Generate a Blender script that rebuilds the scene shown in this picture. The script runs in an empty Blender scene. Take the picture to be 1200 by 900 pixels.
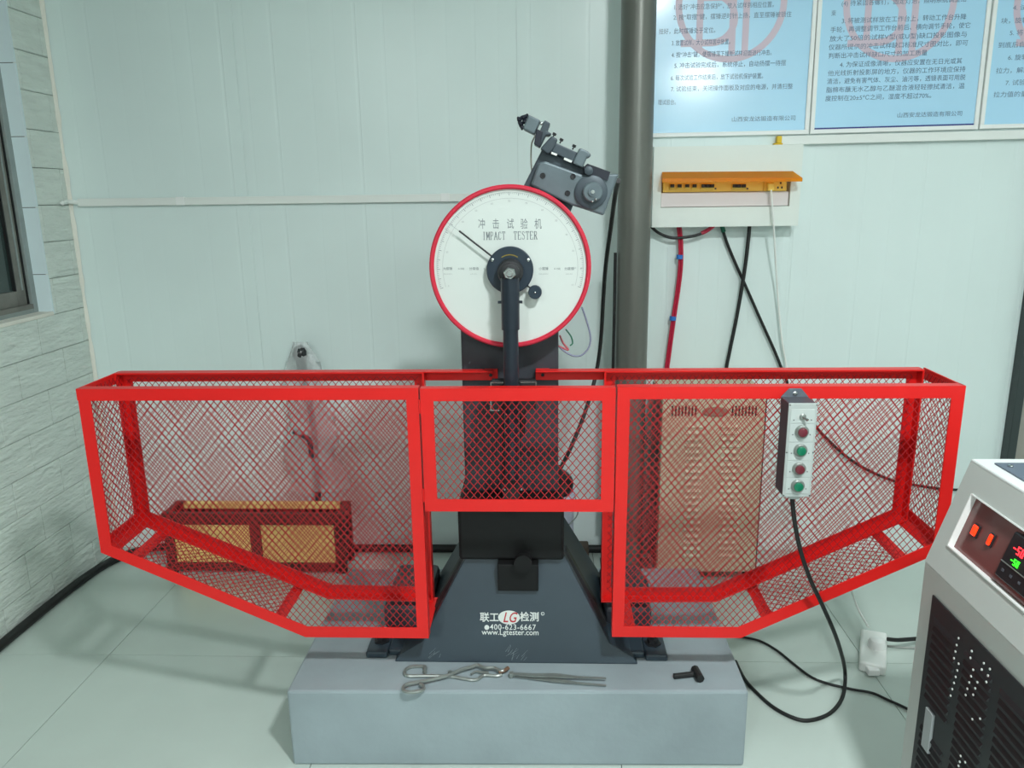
import bpy, math, random
from mathutils import Vector, Matrix
from math import radians, sin, cos, pi, sqrt, atan2
random.seed(7)
SC = bpy.context.scene
COL = SC.collection

# ------------------------------------------------------------------ camera
FPX, CAMH = 910.0, 1.65
TH, YAW, ROLL = radians(13.618), radians(2.451), radians(0.8)
CF = Vector((-sin(YAW)*cos(TH), cos(YAW)*cos(TH), -sin(TH)))
_r0 = Vector((cos(YAW), sin(YAW), 0)); _u0 = _r0.cross(CF)
CU = _u0*cos(ROLL) + _r0*sin(ROLL); CR = _r0*cos(ROLL) - _u0*sin(ROLL)
CAM = Vector((0, 0, CAMH))
cd = bpy.data.cameras.new('camera'); cam = bpy.data.objects.new('camera', cd); COL.objects.link(cam)
cd.sensor_fit = 'HORIZONTAL'; cd.sensor_width = 36; cd.lens = FPX*36/1200; cd.clip_start = .02
m = Matrix.Identity(4)
for i in range(3):
    m[i][0] = CR[i]; m[i][1] = CU[i]; m[i][2] = -CF[i]; m[i][3] = CAM[i]
cam.matrix_world = m
SC.camera = cam

# ------------------------------------------------------------------ world, lights, exposure
W = bpy.data.worlds.new('world'); SC.world = W; W.use_nodes = True
W.node_tree.nodes['Background'].inputs[0].default_value = (.80, .92, 1, 1)
W.node_tree.nodes['Background'].inputs[1].default_value = 1.2
SC.view_settings.view_transform = 'Standard'; SC.view_settings.look = 'None'
SC.view_settings.exposure = -0.03; SC.view_settings.gamma = 1; SC.view_settings.use_curve_mapping = False
CEIL = 3.25
LAMPS = [  # x, y, watts, size
    (0.80, 0.20, 98, .24), (2.05, -4.2, 75, .50), (2.10, 1.75, 9, .60), (-1.6, -2.6, 92, .60)]
LAMPCOL = (.95, 1.0, 1.0)

# ------------------------------------------------------------------ helpers
def ray(x, y): return CF + CR*((x-600)/FPX) - CU*((y-450)/FPX)
def atY(x, y, Y): d = ray(x, y); return CAM + d*(Y/d.y)
def atX(x, y, X): d = ray(x, y); return CAM + d*(X/d.x)
def atZ(x, y, Z): d = ray(x, y); return CAM + d*((Z-CAMH)/d.z)
def atP(x, y, p, n): d = ray(x, y); return CAM + d*((p-CAM).dot(n)/d.dot(n))

def lin(c):
    c = c/255.0
    return c/12.92 if c <= .04045 else ((c+.055)/1.055)**2.4
def L3(rgb): return tuple(lin(v) for v in rgb) + (1,)

MATS = {}
def mat(name, rgb, rough=.5, metal=0, var=0, vs=6, bump=0, bs=60, spec=.5, coat=0, emit=None, es=0, stretch=None, trans=0, alpha=None, detail=3, bd=.004):
    if name in MATS: return MATS[name]
    M = bpy.data.materials.new(name); M.use_nodes = True; nt = M.node_tree; N = nt.nodes
    B = N['Principled BSDF']; B.inputs['Base Color'].default_value = L3(rgb)
    B.inputs['Roughness'].default_value = rough; B.inputs['Metallic'].default_value = metal
    B.inputs['Specular IOR Level'].default_value = spec; B.inputs['Coat Weight'].default_value = coat
    B.inputs['Coat Roughness'].default_value = .13
    B.inputs['Transmission Weight'].default_value = trans
    if alpha is not None: B.inputs['Alpha'].default_value = alpha
    if emit: B.inputs['Emission Color'].default_value = L3(emit); B.inputs['Emission Strength'].default_value = es
    if var or bump:
        g = N.new('ShaderNodeNewGeometry'); mp = N.new('ShaderNodeMapping'); nt.links.new(g.outputs['Position'], mp.inputs[0])
        if stretch: mp.inputs['Scale'].default_value = stretch
    if var:
        n1 = N.new('ShaderNodeTexNoise'); n1.inputs['Scale'].default_value = vs; n1.inputs['Detail'].default_value = detail + 2
        nt.links.new(mp.outputs[0], n1.inputs['Vector'])
        r = N.new('ShaderNodeValToRGB'); c = L3(rgb)
        r.color_ramp.elements[0].position = .3; r.color_ramp.elements[1].position = .7
        r.color_ramp.elements[0].color = tuple(v*(1-var) for v in c[:3]) + (1,)
        r.color_ramp.elements[1].color = tuple(min(1, v*(1+var)) for v in c[:3]) + (1,)
        nt.links.new(n1.outputs[0], r.inputs[0]); nt.links.new(r.outputs[0], B.inputs['Base Color'])
    if bump:
        n2 = N.new('ShaderNodeTexNoise'); n2.inputs['Scale'].default_value = bs; n2.inputs['Detail'].default_value = detail
        nt.links.new(mp.outputs[0], n2.inputs['Vector'])
        b = N.new('ShaderNodeBump'); b.inputs['Strength'].default_value = bump; b.inputs['Distance'].default_value = bd
        nt.links.new(n2.outputs[0], b.inputs['Height']); nt.links.new(b.outputs[0], B.inputs['Normal'])
    MATS[name] = M
    return M

WLOC = {}
class MB:
    """collects shapes in world coordinates; build() links them as ONE mesh object"""
    def __init__(s): s.v = []; s.f = []
    def add(s, vs, fs):
        o = len(s.v); s.v += [Vector(v) for v in vs]; s.f += [tuple(i+o for i in f) for f in fs]; return s
    def box(s, x0, x1, y0, y1, z0, z1, R=None, c=None):
        vs = [Vector((x, y, z)) for x in (x0, x1) for y in (y0, y1) for z in (z0, z1)]
        if R is not None:
            c = Vector(c) if c is not None else Vector(((x0+x1)/2, (y0+y1)/2, (z0+z1)/2)); vs = [R @ (v-c) + c for v in vs]
        return s.add(vs, [(0, 1, 3, 2), (4, 6, 7, 5), (0, 4, 5, 1), (2, 3, 7, 6), (0, 2, 6, 4), (1, 5, 7, 3)])
    def hexa(s, a, b):
        """prism between two matching loops"""
        n = len(a)
        return s.add(list(a)+list(b), [tuple(range(n-1, -1, -1)), tuple(range(n, 2*n))] + [(i, (i+1) % n, n+(i+1) % n, n+i) for i in range(n)])
    def prism(s, poly, y0, y1):
        """poly of (x,z), extruded along Y"""
        return s.hexa([(x, y0, z) for x, z in poly], [(x, y1, z) for x, z in poly])
    def cyl(s, p0, p1, r0, r1=None, n=20, caps=True):
        p0, p1 = Vector(p0), Vector(p1); r1 = r0 if r1 is None else r1
        d = (p1-p0).normalized(); a = d.orthogonal().normalized(); b = d.cross(a)
        c = [(a*cos(2*pi*i/n)+b*sin(2*pi*i/n)) for i in range(n)]
        vs = [p0+q*r0 for q in c]+[p1+q*r1 for q in c]
        fs = [(i, (i+1) % n, n+(i+1) % n, n+i) for i in range(n)]
        if caps: fs += [tuple(range(n-1, -1, -1)), tuple(range(n, 2*n))]
        return s.add(vs, fs)
    def lathe(s, c, axis, prof, n=32):
        """prof: list of (radius, height along axis)"""
        c = Vector(c); d = Vector(axis).normalized(); a = d.orthogonal().normalized(); b = d.cross(a); vs = []; fs = []
        for r, h in prof: vs += [c+d*h+(a*cos(2*pi*i/n)+b*sin(2*pi*i/n))*r for i in range(n)]
        for k in range(len(prof)-1): fs += [(k*n+i, k*n+(i+1) % n, (k+1)*n+(i+1) % n, (k+1)*n+i) for i in range(n)]
        fs += [tuple(range(n-1, -1, -1)), tuple(range((len(prof)-1)*n, len(prof)*n))]
        return s.add(vs, fs)
    def tube(s, pts, r, n=8, sub=6, closed=False, taper=None):
        P = [Vector(p) for p in pts]
        if sub > 1 and len(P) > 2:
            Q = []; K = len(P)
            for i in range(K if closed else K-1):
                g = (lambda j: P[j % K]) if closed else (lambda j: P[max(0, min(K-1, j))])
                a, b, c, d = g(i-1), g(i), g(i+1), g(i+2)
                for k in range(sub):
                    t = k/sub
                    Q.append(.5*((2*b)+(c-a)*t+(2*a-5*b+4*c-d)*t*t+(3*b-a-3*c+d)*t**3))
            if not closed: Q.append(P[-1])
            P = Q
        K = len(P); vs = []; fs = []; ref = None
        for i, p in enumerate(P):
            if closed: t = P[(i+1) % K]-P[i-1]
            else: t = P[min(K-1, i+1)]-P[max(0, i-1)]
            if t.length < 1e-9: t = Vector((0, 0, 1))
            t.normalize()
            if ref is None: ref = t.orthogonal().normalized()
            ref = (ref-t*ref.dot(t))
            if ref.length < 1e-6: ref = t.orthogonal()
            ref.normalize(); b = t.cross(ref)
            rr = r if taper is None else r*(taper[0]+(taper[1]-taper[0])*i/(K-1))
            vs += [p+(ref*cos(2*pi*k/n)+b*sin(2*pi*k/n))*rr for k in range(n)]
        for i in range(K if closed else K-1):
            j = (i+1) % K
            fs += [(i*n+k, i*n+(k+1) % n, j*n+(k+1) % n, j*n+k) for k in range(n)]
        if not closed: fs += [tuple(range(n-1, -1, -1)), tuple(range((K-1)*n, K*n))]
        return s.add(vs, fs)
    def ball(s, c, r, sc=(1, 1, 1), n=14):
        c = Vector(c); vs = []; fs = []; h = n//2
        for j in range(1, h):
            for i in range(n):
                a, b = 2*pi*i/n, pi*j/h
                vs.append(c+Vector((r*sc[0]*sin(b)*cos(a), r*sc[1]*sin(b)*sin(a), r*sc[2]*cos(b))))
        for j in range(h-2): fs += [(j*n+i, (j+1)*n+i, (j+1)*n+(i+1) % n, j*n+(i+1) % n) for i in range(n)]
        vs += [c+Vector((0, 0, r*sc[2])), c-Vector((0, 0, r*sc[2]))]; t = len(vs)-2
        fs += [(t, i, (i+1) % n) for i in range(n)]+[(t+1, (h-2)*n+(i+1) % n, (h-2)*n+i) for i in range(n)]
        return s.add(vs, fs)
    def build(s, name, material, parent=None, bevel=0, smooth=False, kind=None, label=None, cat=None, group=None, fix=True, seg=2):
        if parent is None:
            xs = [v.x for v in s.v]; ys = [v.y for v in s.v]; zs = [v.z for v in s.v]
            off = Vector(((min(xs)+max(xs))/2, (min(ys)+max(ys))/2, min(zs)))
        else: off = WLOC[parent.name]
        me = bpy.data.meshes.new(name); me.from_pydata([v-off for v in s.v], [], s.f); me.update()
        if fix:
            import bmesh
            bm = bmesh.new(); bm.from_mesh(me); bmesh.ops.recalc_face_normals(bm, faces=bm.faces); bm.to_mesh(me); bm.free()
        if material: me.materials.append(material)
        if smooth:
            for p in me.polygons: p.use_smooth = True
            me.set_sharp_from_angle(angle=radians(40))
        o = bpy.data.objects.new(name, me); COL.objects.link(o)
        if parent is None: o.location = off
        else: o.parent = parent
        WLOC[o.name] = off
        if bevel:
            b = o.modifiers.new('bevel', 'BEVEL'); b.width = bevel; b.segments = seg; b.limit_method = 'ANGLE'; b.angle_limit = radians(35)
        tag(o, label, cat, group, kind)
        return o

def tag(o, label=None, cat=None, group=None, kind=None):
    if label: o['label'] = label
    if cat: o['category'] = cat
    if group: o['group'] = group
    if kind: o['kind'] = kind
def thing(name, loc, label, cat, group=None, kind=None):
    o = bpy.data.objects.new(name, None); COL.objects.link(o); o.location = loc; o.empty_display_size = .05
    WLOC[o.name] = Vector(loc); tag(o, label, cat, group, kind); return o

def text(name, body, O, ux, uy, size, material, parent, sx=1.0, align='CENTER', space=1.0, shear=0, kind=None, bold=0):
    c = bpy.data.curves.new('lettering', 'FONT'); c.body = body; c.size = 1; c.align_x = align; c.align_y = 'CENTER'; c.space_character = space; c.shear = shear
    c.resolution_u = 3; c.offset = bold
    t = bpy.data.objects.new('lettering_tmp', c); COL.objects.link(t)
    dg = bpy.context.evaluated_depsgraph_get(); me = bpy.data.meshes.new_from_object(t.evaluated_get(dg))
    bpy.data.objects.remove(t); bpy.data.curves.remove(c)
    ux, uy, O = Vector(ux), Vector(uy), Vector(O); off = WLOC[parent.name]
    for v in me.vertices: v.co = O + ux*(v.co.x*size*sx) + uy*(v.co.y*size) - off
    me.materials.clear(); me.materials.append(material); me.name = name
    o = bpy.data.objects.new(name, me); COL.objects.link(o); o.parent = parent; WLOC[o.name] = off
    if kind: o['kind'] = kind
    return o

# ------------------------------------------------------------------ materials
M_wall = mat('white_sandwich_panel', (222, 236, 234), .30, var=.02, vs=2.5, spec=.5)
M_tileL = mat('rough_grey_wall_tile', (216, 225, 218), .6, var=.06, vs=9, bump=1, bs=17, stretch=(1, .8, 3.4), spec=.3, bd=.012)
M_grout = mat('dark_grout', (92, 100, 96), .9)
M_floor = mat('polished_floor_tile', (192, 205, 198), .22, var=.05, vs=2.2, spec=.5)
M_fgrout = mat('floor_grout', (110, 118, 112), .9)
M_plain = mat('white_painted_wall', (225, 232, 228), .8)
M_foam = mat('yellowed_sealant', (228, 226, 216), .7, var=.08, vs=4, bump=.6, bs=40)
M_glaze = mat('white_glazed_tile', (222, 238, 242), .15, var=.02)
M_alu = mat('grey_aluminium', (150, 160, 158), .45, metal=.3, var=.08, vs=14)
M_aluD = mat('dirty_aluminium', (118, 118, 112), .6, var=.2, vs=18)
M_rub = mat('black_rubber', (22, 24, 24), .55)
M_red = mat('red_cage_paint', (222, 26, 24), .38, spec=.45, var=.04, vs=5)
M_mesh = mat('red_mesh_paint', (166, 18, 28), .45)
M_steelD = mat('dark_machine_paint', (58, 61, 68), .42, var=.08, vs=6, spec=.45)
M_base = mat('slate_blue_machine_paint', (48, 62, 72), .4, var=.09, vs=5, spec=.5)
M_blk = mat('black_satin_paint', (27, 29, 33), .5)
M_pit = mat('black_matt_casting', (18, 19, 20), .6, spec=.3)  # near-black matt, darker than the satin paint
M_rod = mat('blackened_steel_rod', (44, 52, 62), .28, metal=.35)
M_steel = mat('bright_steel', (190, 194, 194), .25, metal=1)
M_zinc = mat('dull_steel', (150, 156, 152), .35, metal=.6, var=.1, vs=30)
M_dial = mat('white_dial_enamel', (212, 219, 215), .35, spec=.4)
M_rim = mat('red_dial_rim', (206, 42, 66), .35)
M_ink = mat('grey_dial_print', (122, 130, 134), .6)
M_inkL = mat('pale_dial_print', (168, 174, 174), .6)
M_hub = mat('dark_blue_hub_paint', (34, 48, 62), .4)
M_mech = mat('grey_machine_casting', (98, 111, 117), .45, metal=.25, var=.14, vs=16)
M_mechD = mat('dark_grey_machine_casting', (66, 77, 85), .45, metal=.2, var=.12, vs=16)
M_navy = mat('navy_recess', (18, 24, 40), .5)
M_conc = mat('grey_painted_concrete', (146, 159, 164), .75, var=.12, vs=3.2, bump=.35, bs=26)
M_pole = mat('dark_steel_column_paint', (108, 110, 104), .35, metal=.25, var=.12, vs=5, stretch=(1, 1, .3))
M_white = mat('white_plastic', (232, 236, 232), .4)
M_white2 = mat('white_frame_plastic', (240, 242, 240), .35)
M_bluep = mat('light_blue_poster', (176, 222, 249), .3, coat=1.0, var=.04, vs=1.6)
M_ptext = mat('grey_blue_poster_text', (104, 126, 152), .4)
M_plogo = mat('pale_red_poster_emblem', (208, 190, 204), .4)
M_pnavy = mat('navy_poster_edge', (40, 44, 130), .4)
M_amber = mat('amber_plastic_lid', (248, 190, 44), .3)
_n = M_amber.node_tree; _t = _n.nodes.new('ShaderNodeBsdfTranslucent'); _t.inputs[0].default_value = L3((255, 200, 40)); _x = _n.nodes.new('ShaderNodeMixShader'); _x.inputs[0].default_value = .45
_p = _n.nodes.new('ShaderNodeBsdfTransparent'); _p.inputs[0].default_value = L3((255, 196, 60)); _y = _n.nodes.new('ShaderNodeMixShader'); _y.inputs[0].default_value = .5
_n.links.new(_n.nodes['Principled BSDF'].outputs[0], _x.inputs[1]); _n.links.new(_t.outputs[0], _x.inputs[2]); _n.links.new(_x.outputs[0], _y.inputs[1]); _n.links.new(_p.outputs[0], _y.inputs[2]); _n.links.new(_y.outputs[0], _n.nodes['Material Output'].inputs[0])
M_yel = mat('yellow_plastic', (226, 186, 30), .4)
M_creamLit = mat('amber_lit_cream_plastic', (250, 216, 96), .5)  # cream plastic with the amber lid's yellow light put into its colour
M_red_c = mat('red_cable', (186, 30, 62), .45)
M_blue_t = mat('blue_tape', (40, 110, 190), .5)
M_green_t = mat('green_tape', (20, 110, 84), .5)
M_beige = mat('beige_cabinet_paint', (190, 190, 164), .5, var=.03)
M_beigeShade = mat('shaded_cabinet_side', (92, 66, 58), .5)  # beige side in shade, the shade painted as dark brown
M_ply = mat('yellow_plywood', (232, 204, 128), .6, var=.08, vs=7, stretch=(.6, 1, 3))
M_wood = mat('dark_red_brown_timber', (72, 34, 28), .6, var=.2, vs=9)
M_film = mat('clear_plastic_film', (225, 230, 230), .22, alpha=.36, bump=1, bs=16, bd=.02)
M_tank = mat('light_grey_enamel', (196, 202, 198), .4, var=.02)
M_tankT = mat('white_enamel_top', (226, 232, 230), .35)
M_slate = mat('slate_lid', (96, 108, 122), .45)
M_louv = mat('black_louvre_panel', (32, 34, 37), .5)
M_panel = mat('smoked_red_panel', (112, 62, 60), .2, coat=.5)
M_glow = mat('lit_red_switch', (255, 60, 20), .3, emit=(255, 50, 12), es=1.3)
M_glow2 = mat('lit_red_digits', (255, 40, 40), .3, emit=(255, 40, 50), es=4)
M_glowG = mat('lit_green_digits', (60, 255, 40), .3, emit=(50, 255, 40), es=3)
M_grey = mat('light_grey_box', (176, 184, 182), .45)
M_greyD = mat('dark_grey_box_side', (74, 76, 84), .5)
M_btnR = mat('dark_red_button', (110, 40, 52), .3)
M_btnG = mat('green_button', (10, 116, 84), .3)
M_gold = mat('tarnished_brass', (150, 130, 60), .4, metal=.6)
M_bucket = mat('white_printed_bucket', (206, 208, 226), .4, var=.06, vs=8)
M_brown = mat('brown_box', (86, 72, 62), .7)
M_pur = mat('purple_print', (120, 116, 170), .5)

# ================================================================== THE SETTING
BW, LW, RW, NW = 3.44, -2.09, 3.6, -5.0
b = MB().box(LW-.2, RW+.1, NW-.1, BW+.1, -.12, -.012)
floor = b.build('floor', M_fgrout, label='pale polished tile floor with dark joints', kind='structure')
TS = .9283; jx, jy = -1.632, 2.525
tme = None
for ix in range(-1, 5):
    for iy in range(-4, 1):
        x0, y0 = jx+ix*TS, jy+iy*TS
        x1, y1 = min(x0+TS, RW), min(y0+TS, BW)
        x0 = max(x0, LW)
        if x1-x0 < .05 or y1-y0 < .05: continue
        MB().box(x0+.0012, x1-.0012, y0+.0012, y1-.0012, -.012, 0).build('tile', M_floor, floor)

# back wall of insulated panels with shallow vertical ribs
b = MB().box(LW-.2, RW+.1, BW+.012, BW+.1, 0, CEIL)
wb = b.build('wall_back', mat('panel_joint', (150, 170, 166), .6), label='white sandwich panel wall behind the tester', kind='structure')
pj = [atY(278, 90, BW).x + k*1.18 for k in range(-1, 5)]
pj = [LW] + [p for p in pj if LW+.1 < p < RW-.1] + [RW]
for a, c in zip(pj[:-1], pj[1:]):
    prof = []; x = a+.0004; n = max(1, round((c-a)/.118)); st = (c-a-.0008)/n
    for k in range(n):
        xs = a+.0004+k*st
        dd = random.choice((.0001, .0002, .0003, .0005)); cc = random.uniform(.3, .7)
        prof += [(xs, 0), (xs+st*(cc-.09), 0), (xs+st*(cc-.03), dd), (xs+st*(cc+.03), dd), (xs+st*(cc+.05), -dd*.5), (xs+st*(cc+.12), 0)]
    prof.append((c-.0004, 0))
    # raised lap along the panel edge
    p = MB()
    lo = [(px, BW+d, 0) for px, d in prof]+[(c-.0004, BW+.012, 0), (a+.0004, BW+.012, 0)]
    hi = [(q[0], q[1], CEIL) for q in lo]
    p.hexa(lo, hi).build('panel', M_wall, wb)
    if c < RW-.1: MB().box(c-.0004-.012, c-.0006, BW-.0011, BW+.001, 0, CEIL).build('panel_lap', M_wall, wb)

# left wall: individually laid rough tiles, 300 x 150, half bond, around a window opening
WY0, WY1, WZ0, WZ1 = 1.70, 3.209, 1.186, 2.70
b = MB()
b.box(LW-.2, LW-.009, NW, WY0, 0, CEIL).box(LW-.2, LW-.009, WY1, BW+.012, 0, CEIL).box(LW-.2, LW-.009, WY0, WY1, 0, WZ0).box(LW-.2, LW-.009, WY0, WY1, WZ1, CEIL)
wl = b.build('wall_left', M_grout, label='left wall of rough pale grey tiles around the window', kind='structure')
TM = {}
def ltile(y0, y1, z0, z1):
    key = (round(y1-y0, 3), round(z1-z0, 3))
    if key not in TM:
        h, w = key[1]/2, key[0]/2; e = .0022
        me = bpy.data.meshes.new('tile')
        vs = [(-.009, s*w, t*h) for s in (-1, 1) for t in (-1, 1)] + [(-.0015, s*w, t*h) for s in (-1, 1) for t in (-1, 1)] + [(.0006, s*(w-e), t*(h-e)) for s in (-1, 1) for t in (-1, 1)]
        fs = [(8, 10, 11, 9)]
        for a0 in (0, 4): fs += [(a0, a0+4, a0+5, a0+1)[::-1], (a0+2, a0+3, a0+7, a0+6)[::-1], (a0, a0+2, a0+6, a0+4)[::-1], (a0+1, a0+5, a0+7, a0+3)[::-1]]
        me.from_pydata(vs, [], fs); me.materials.append(M_tileL); TM[key] = me
        import bmesh
        bm = bmesh.new(); bm.from_mesh(me); bmesh.ops.recalc_face_normals(bm, faces=bm.faces); bm.to_mesh(me); bm.free()
    o = bpy.data.objects.new('tile', TM[key]); COL.objects.link(o); o.parent = wl
    o.location = Vector((LW+random.uniform(-.0006, .0008), (y0+y1)/2, (z0+z1)/2)) - WLOC['wall_left']
CH = .1514; g = .0014
for row in range(-8, 14):
    z0 = WZ0-.002 + row*CH; z1 = z0+CH
    if z1 < .03 or z0 > CEIL-.02: continue
    z0 = max(z0, 0); z1 = min(z1, CEIL)
    y = 3.402+.3 if row % 2 else 3.238+.3
    while y > 1.15:
        a, c = y-.3035, y; y -= .3035
        c = min(c, BW-.001)
        if c-a < .02: continue
        if row >= 0 and z0 < WZ1 and a < WY1 and c > WY0:
            if c > WY1+.01: a = WY1
            elif a < WY0-.01: c = WY0
            else: continue
        ltile(a+g, c-g, z0+g, z1-g)
# window reveal lined with glazed tiles, aluminium sliding window
win = thing('window_1', (LW-.1, (WY0+WY1)/2, WZ0), 'aluminium sliding window in the tiled left wall', None, kind='structure')
del_z = [WZ0, 1.355, 1.63, 1.91, 2.19, 2.47, WZ1]
for a, c in zip(del_z[:-1], del_z[1:]):
    MB().box(LW-.14, LW+.001, WY1-.0005, WY1+.006, a+.0015, c-.0015).build('reveal_tile', M_glaze, win)
    MB().box(LW-.14, LW+.001, WY0-.006, WY0, a+.0015, c-.0015).build('reveal_tile', M_glaze, win)
MB().box(LW-.14, LW+.004, WY0, WY1, WZ0-.004, WZ0+.012).build('sill', M_foam, win, bevel=.003)
fx0, fx1 = LW-.125, LW-.062
MB().box(fx0, fx1, WY1-.032, WY1, WZ0+.01, WZ1).build('frame_jamb', M_alu, win, bevel=.002)
MB().box(fx0, fx1, WY0, WY0+.05, WZ0+.01, WZ1).build('frame_jamb', M_alu, win, bevel=.002)
MB().box(fx0, fx1, WY0+.05, WY1-.0325, WZ1-.05, WZ1).build('frame_head', M_alu, win, bevel=.002)
MB().box(LW-.2, fx0+.01, WY1-.09, WY1-.002, WZ0+.002, WZ1).build('frame_backing', M_aluD, win)
fr = MB().box(fx0, fx1, WY0+.05, WY1-.0325, WZ0+.01, WZ0+.045).build('frame_track', M_alu, win, bevel=.002)
MB().box(fx1-.012, fx1+.003, WY0+.05, WY1-.033, WZ0+.03, WZ0+.05).build('track_lip', M_aluD, fr)
for k in range(6): MB().box(fx1-.001, fx1+.001, 2.75+k*.035, 2.768+k*.035, WZ0+.016, WZ0+.024).build('drain_slot', M_rub, fr)
for (y0, y1, xx) in ((2.36, WY1-.04, fx1-.02), (WY0+.04, 2.44, fx1-.05)):
    sh = MB().box(xx-.022, xx+.004, y0, y0+.055, WZ0+.048, WZ1-.05).box(xx-.022, xx+.004, y1-.058, y1, WZ0+.048, WZ1-.05).box(xx-.021, xx+.0035, y0+.055, y1-.058, WZ0+.048, WZ0+.11).box(xx-.021, xx+.0035, y0+.055, y1-.058, WZ1-.11, WZ1-.05).build('sash', M_aluD, win, bevel=.003)
    MB().box(xx-.012, xx+.006, y1-.064, y1-.058, WZ0+.11, WZ1-.11).build('gasket', M_rub, sh)
    MB().box(xx-.012, xx-.007, y0+.05, y1-.055, WZ0+.105, WZ1-.105).build('glass_pane', mat('dusky_window_glass', (70, 86, 84), .12, trans=.35), sh)
MB().box(fx1-.03, fx1-.013, WY1-.040, WY1-.032, WZ0+.05, WZ1-.05).build('gasket', M_rub, win)
MB().box(fx1-.02, fx1-.0125, WY1-.066, WY1-.058, WZ0+.11, WZ1-.11).build('sash_rib', M_alu, win)
# corner sealant strip
cz = [i*.05 for i in range(0, int(CEIL/.05)+1)]
p = MB(); lo = []
random.seed(3)
ws = [.011+random.uniform(-.003, .004) for _ in cz]
vs = []; fs = []
for z, w in zip(cz, ws):
    vs += [(LW+.0008, BW-.002, z), (LW+.0008, BW-w*.9, z), (LW+w*.7, BW-w*.7, z), (LW+w*1.2, BW-.002, z)]
for i in range(len(cz)-1):
    fs += [(i*4+k, i*4+k+1, i*4+5+k, i*4+4+k) for k in range(3)]
p.add(vs, fs).build('trim_1', M_foam, kind='structure', label='yellowed sealant strip down the left wall corner', smooth=True)
# remaining shell
MB().box(RW, RW+.1, NW, BW+.1, 0, CEIL).build('wall_right', M_plain, label='plain white right wall', kind='structure')
MB().box(LW-.2, RW+.1, NW-.1, NW, 0, CEIL).build('wall_rear', M_plain, label='plain white wall behind the camera', kind='structure')
MB().box(LW-.2, RW+.1, NW-.1, BW+.1, CEIL, CEIL+.08).build('ceiling', M_plain, label='plain white ceiling', kind='structure')
# door at the right end of the back wall
dx = atY(1180.5, 530, BW-.05).x
dr = thing('door_1', (dx+.4, BW, 0), 'brownish grey door with dark frame at right of back wall', None, kind='structure')
MB().box(dx, dx+.036, BW-.055, BW-.001, 0, 2.12).build('door_jamb', mat('dark_green_grey_frame', (52, 62, 62), .5), dr, bevel=.003)
MB().box(dx+.86, dx+.896, BW-.055, BW-.001, 0, 2.12).build('door_jamb', MATS['dark_green_grey_frame'], dr, bevel=.003)
MB().box(dx, dx+.896, BW-.055, BW-.001, 2.12, 2.16).build('door_head', MATS['dark_green_grey_frame'], dr, bevel=.003)
MB().box(dx+.037, dx+.859, BW-.03, BW-.001, .004, 2.118).build('door_leaf', mat('brown_grey_door', (150, 148, 140), .5), dr)
MB().cyl((dx+.78, BW-.03, 1.0), (dx+.78, BW-.08, 1.0), .012).cyl((dx+.78, BW-.075, 1.0), (dx+.68, BW-.075, 1.0), .009).build('door_handle', M_steel, dr, smooth=True)

# ceiling lamps
for i, (lx, ly, pw, sz) in enumerate(LAMPS):
    lab = ['square ceiling light panel above the impact tester', 'ceiling light at the far right rear, glowing box added for poster glare', 'square ceiling light panel near the right wall', 'square ceiling light panel behind the camera on the left'][i]
    t = thing('ceiling_light', (lx, ly, CEIL), lab, 'ceiling light', 'square ceiling light panels')
    h = sz/2+.02
    MB().box(lx-h, lx+h, ly-h, ly+h, CEIL-.03, CEIL-.001).build('housing', M_white, t, bevel=.004)
    MB().box(lx-h+.02, lx+h-.02, ly-h+.02, ly+h-.02, CEIL-.034, CEIL-.03).build('diffuser', mat('lit_diffuser', (255, 255, 255), .5, emit=(238, 255, 251), es=1.5), t)
    if i == 1:
        MB().box(lx-sz/2, lx+sz/2, ly-sz/2, ly+sz/2, CEIL-.20, CEIL-.034).build('added_glare_box', mat('added_glare_glow', (255, 255, 255), .5, emit=(246, 255, 255), es=58), t, bevel=.03)  # glowing box added under this lamp to throw glare on the poster
        continue
    ld = bpy.data.lights.new('panel_light', 'AREA'); ld.shape = 'SQUARE'; ld.size = sz; ld.energy = pw; ld.color = LAMPCOL
    lo_ = bpy.data.objects.new('panel_light', ld); COL.objects.link(lo_); lo_.parent = t; lo_.location = (0, 0, -.04)

# ================================================================== CONCRETE PLINTH
PZ = .252
p = MB()
bl = [(-.757, 1.966), (.586, 1.992), (.586, 2.76), (-.757, 2.735)]
p.hexa([(x, y, 0) for x, y in bl], [(x, y, PZ) for x, y in bl]).build('concrete_plinth', M_conc, bevel=.008, label='grey painted concrete plinth under the impact tester', cat='plinth')

# ================================================================== IMPACT TESTER
MX = -.092
tester = thing('impact_tester', (MX, 2.4, PZ), 'dark grey pendulum impact tester with round white dial', 'impact tester')
Z0 = PZ+.0005
# foot plate with ears, pedestal
p = MB()
p.box(MX-.40, MX+.40, 2.15, 2.66, Z0, Z0+.022)
p.box(MX-.468, MX-.40, 2.135, 2.27, Z0, Z0+.022).box(MX+.40, MX+.468, 2.135, 2.27, Z0, Z0+.022)
p.box(MX-.468, MX-.40, 2.52, 2.655, Z0, Z0+.022).box(MX+.40, MX+.468, 2.52, 2.655, Z0, Z0+.022)
foot = p.build('foot_plate', M_base, tester, bevel=.006)
for sx in (-1, 1):
    for yy in (2.20, 2.585):
        c = (MX+sx*.43, yy, Z0+.022)
        bo = MB().lathe(c, (0, 0, 1), [(.026, 0), (.026, .004), (.017, .004), (.017, .018), (.009, .018), (.009, .03)], 6).build('anchor_bolt', M_blk, foot)
    MB().box(MX+sx*.36-.075, MX+sx*.36+.075, 2.26, 2.56, Z0+.02, Z0+.115).build('side_block', M_steelD, tester, bevel=.02)
def loop(hw, yf, yb, z): return [(MX-hw, yf, z), (MX+hw, yf, z), (MX+hw, yb, z), (MX-hw, yb, z)]
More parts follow.
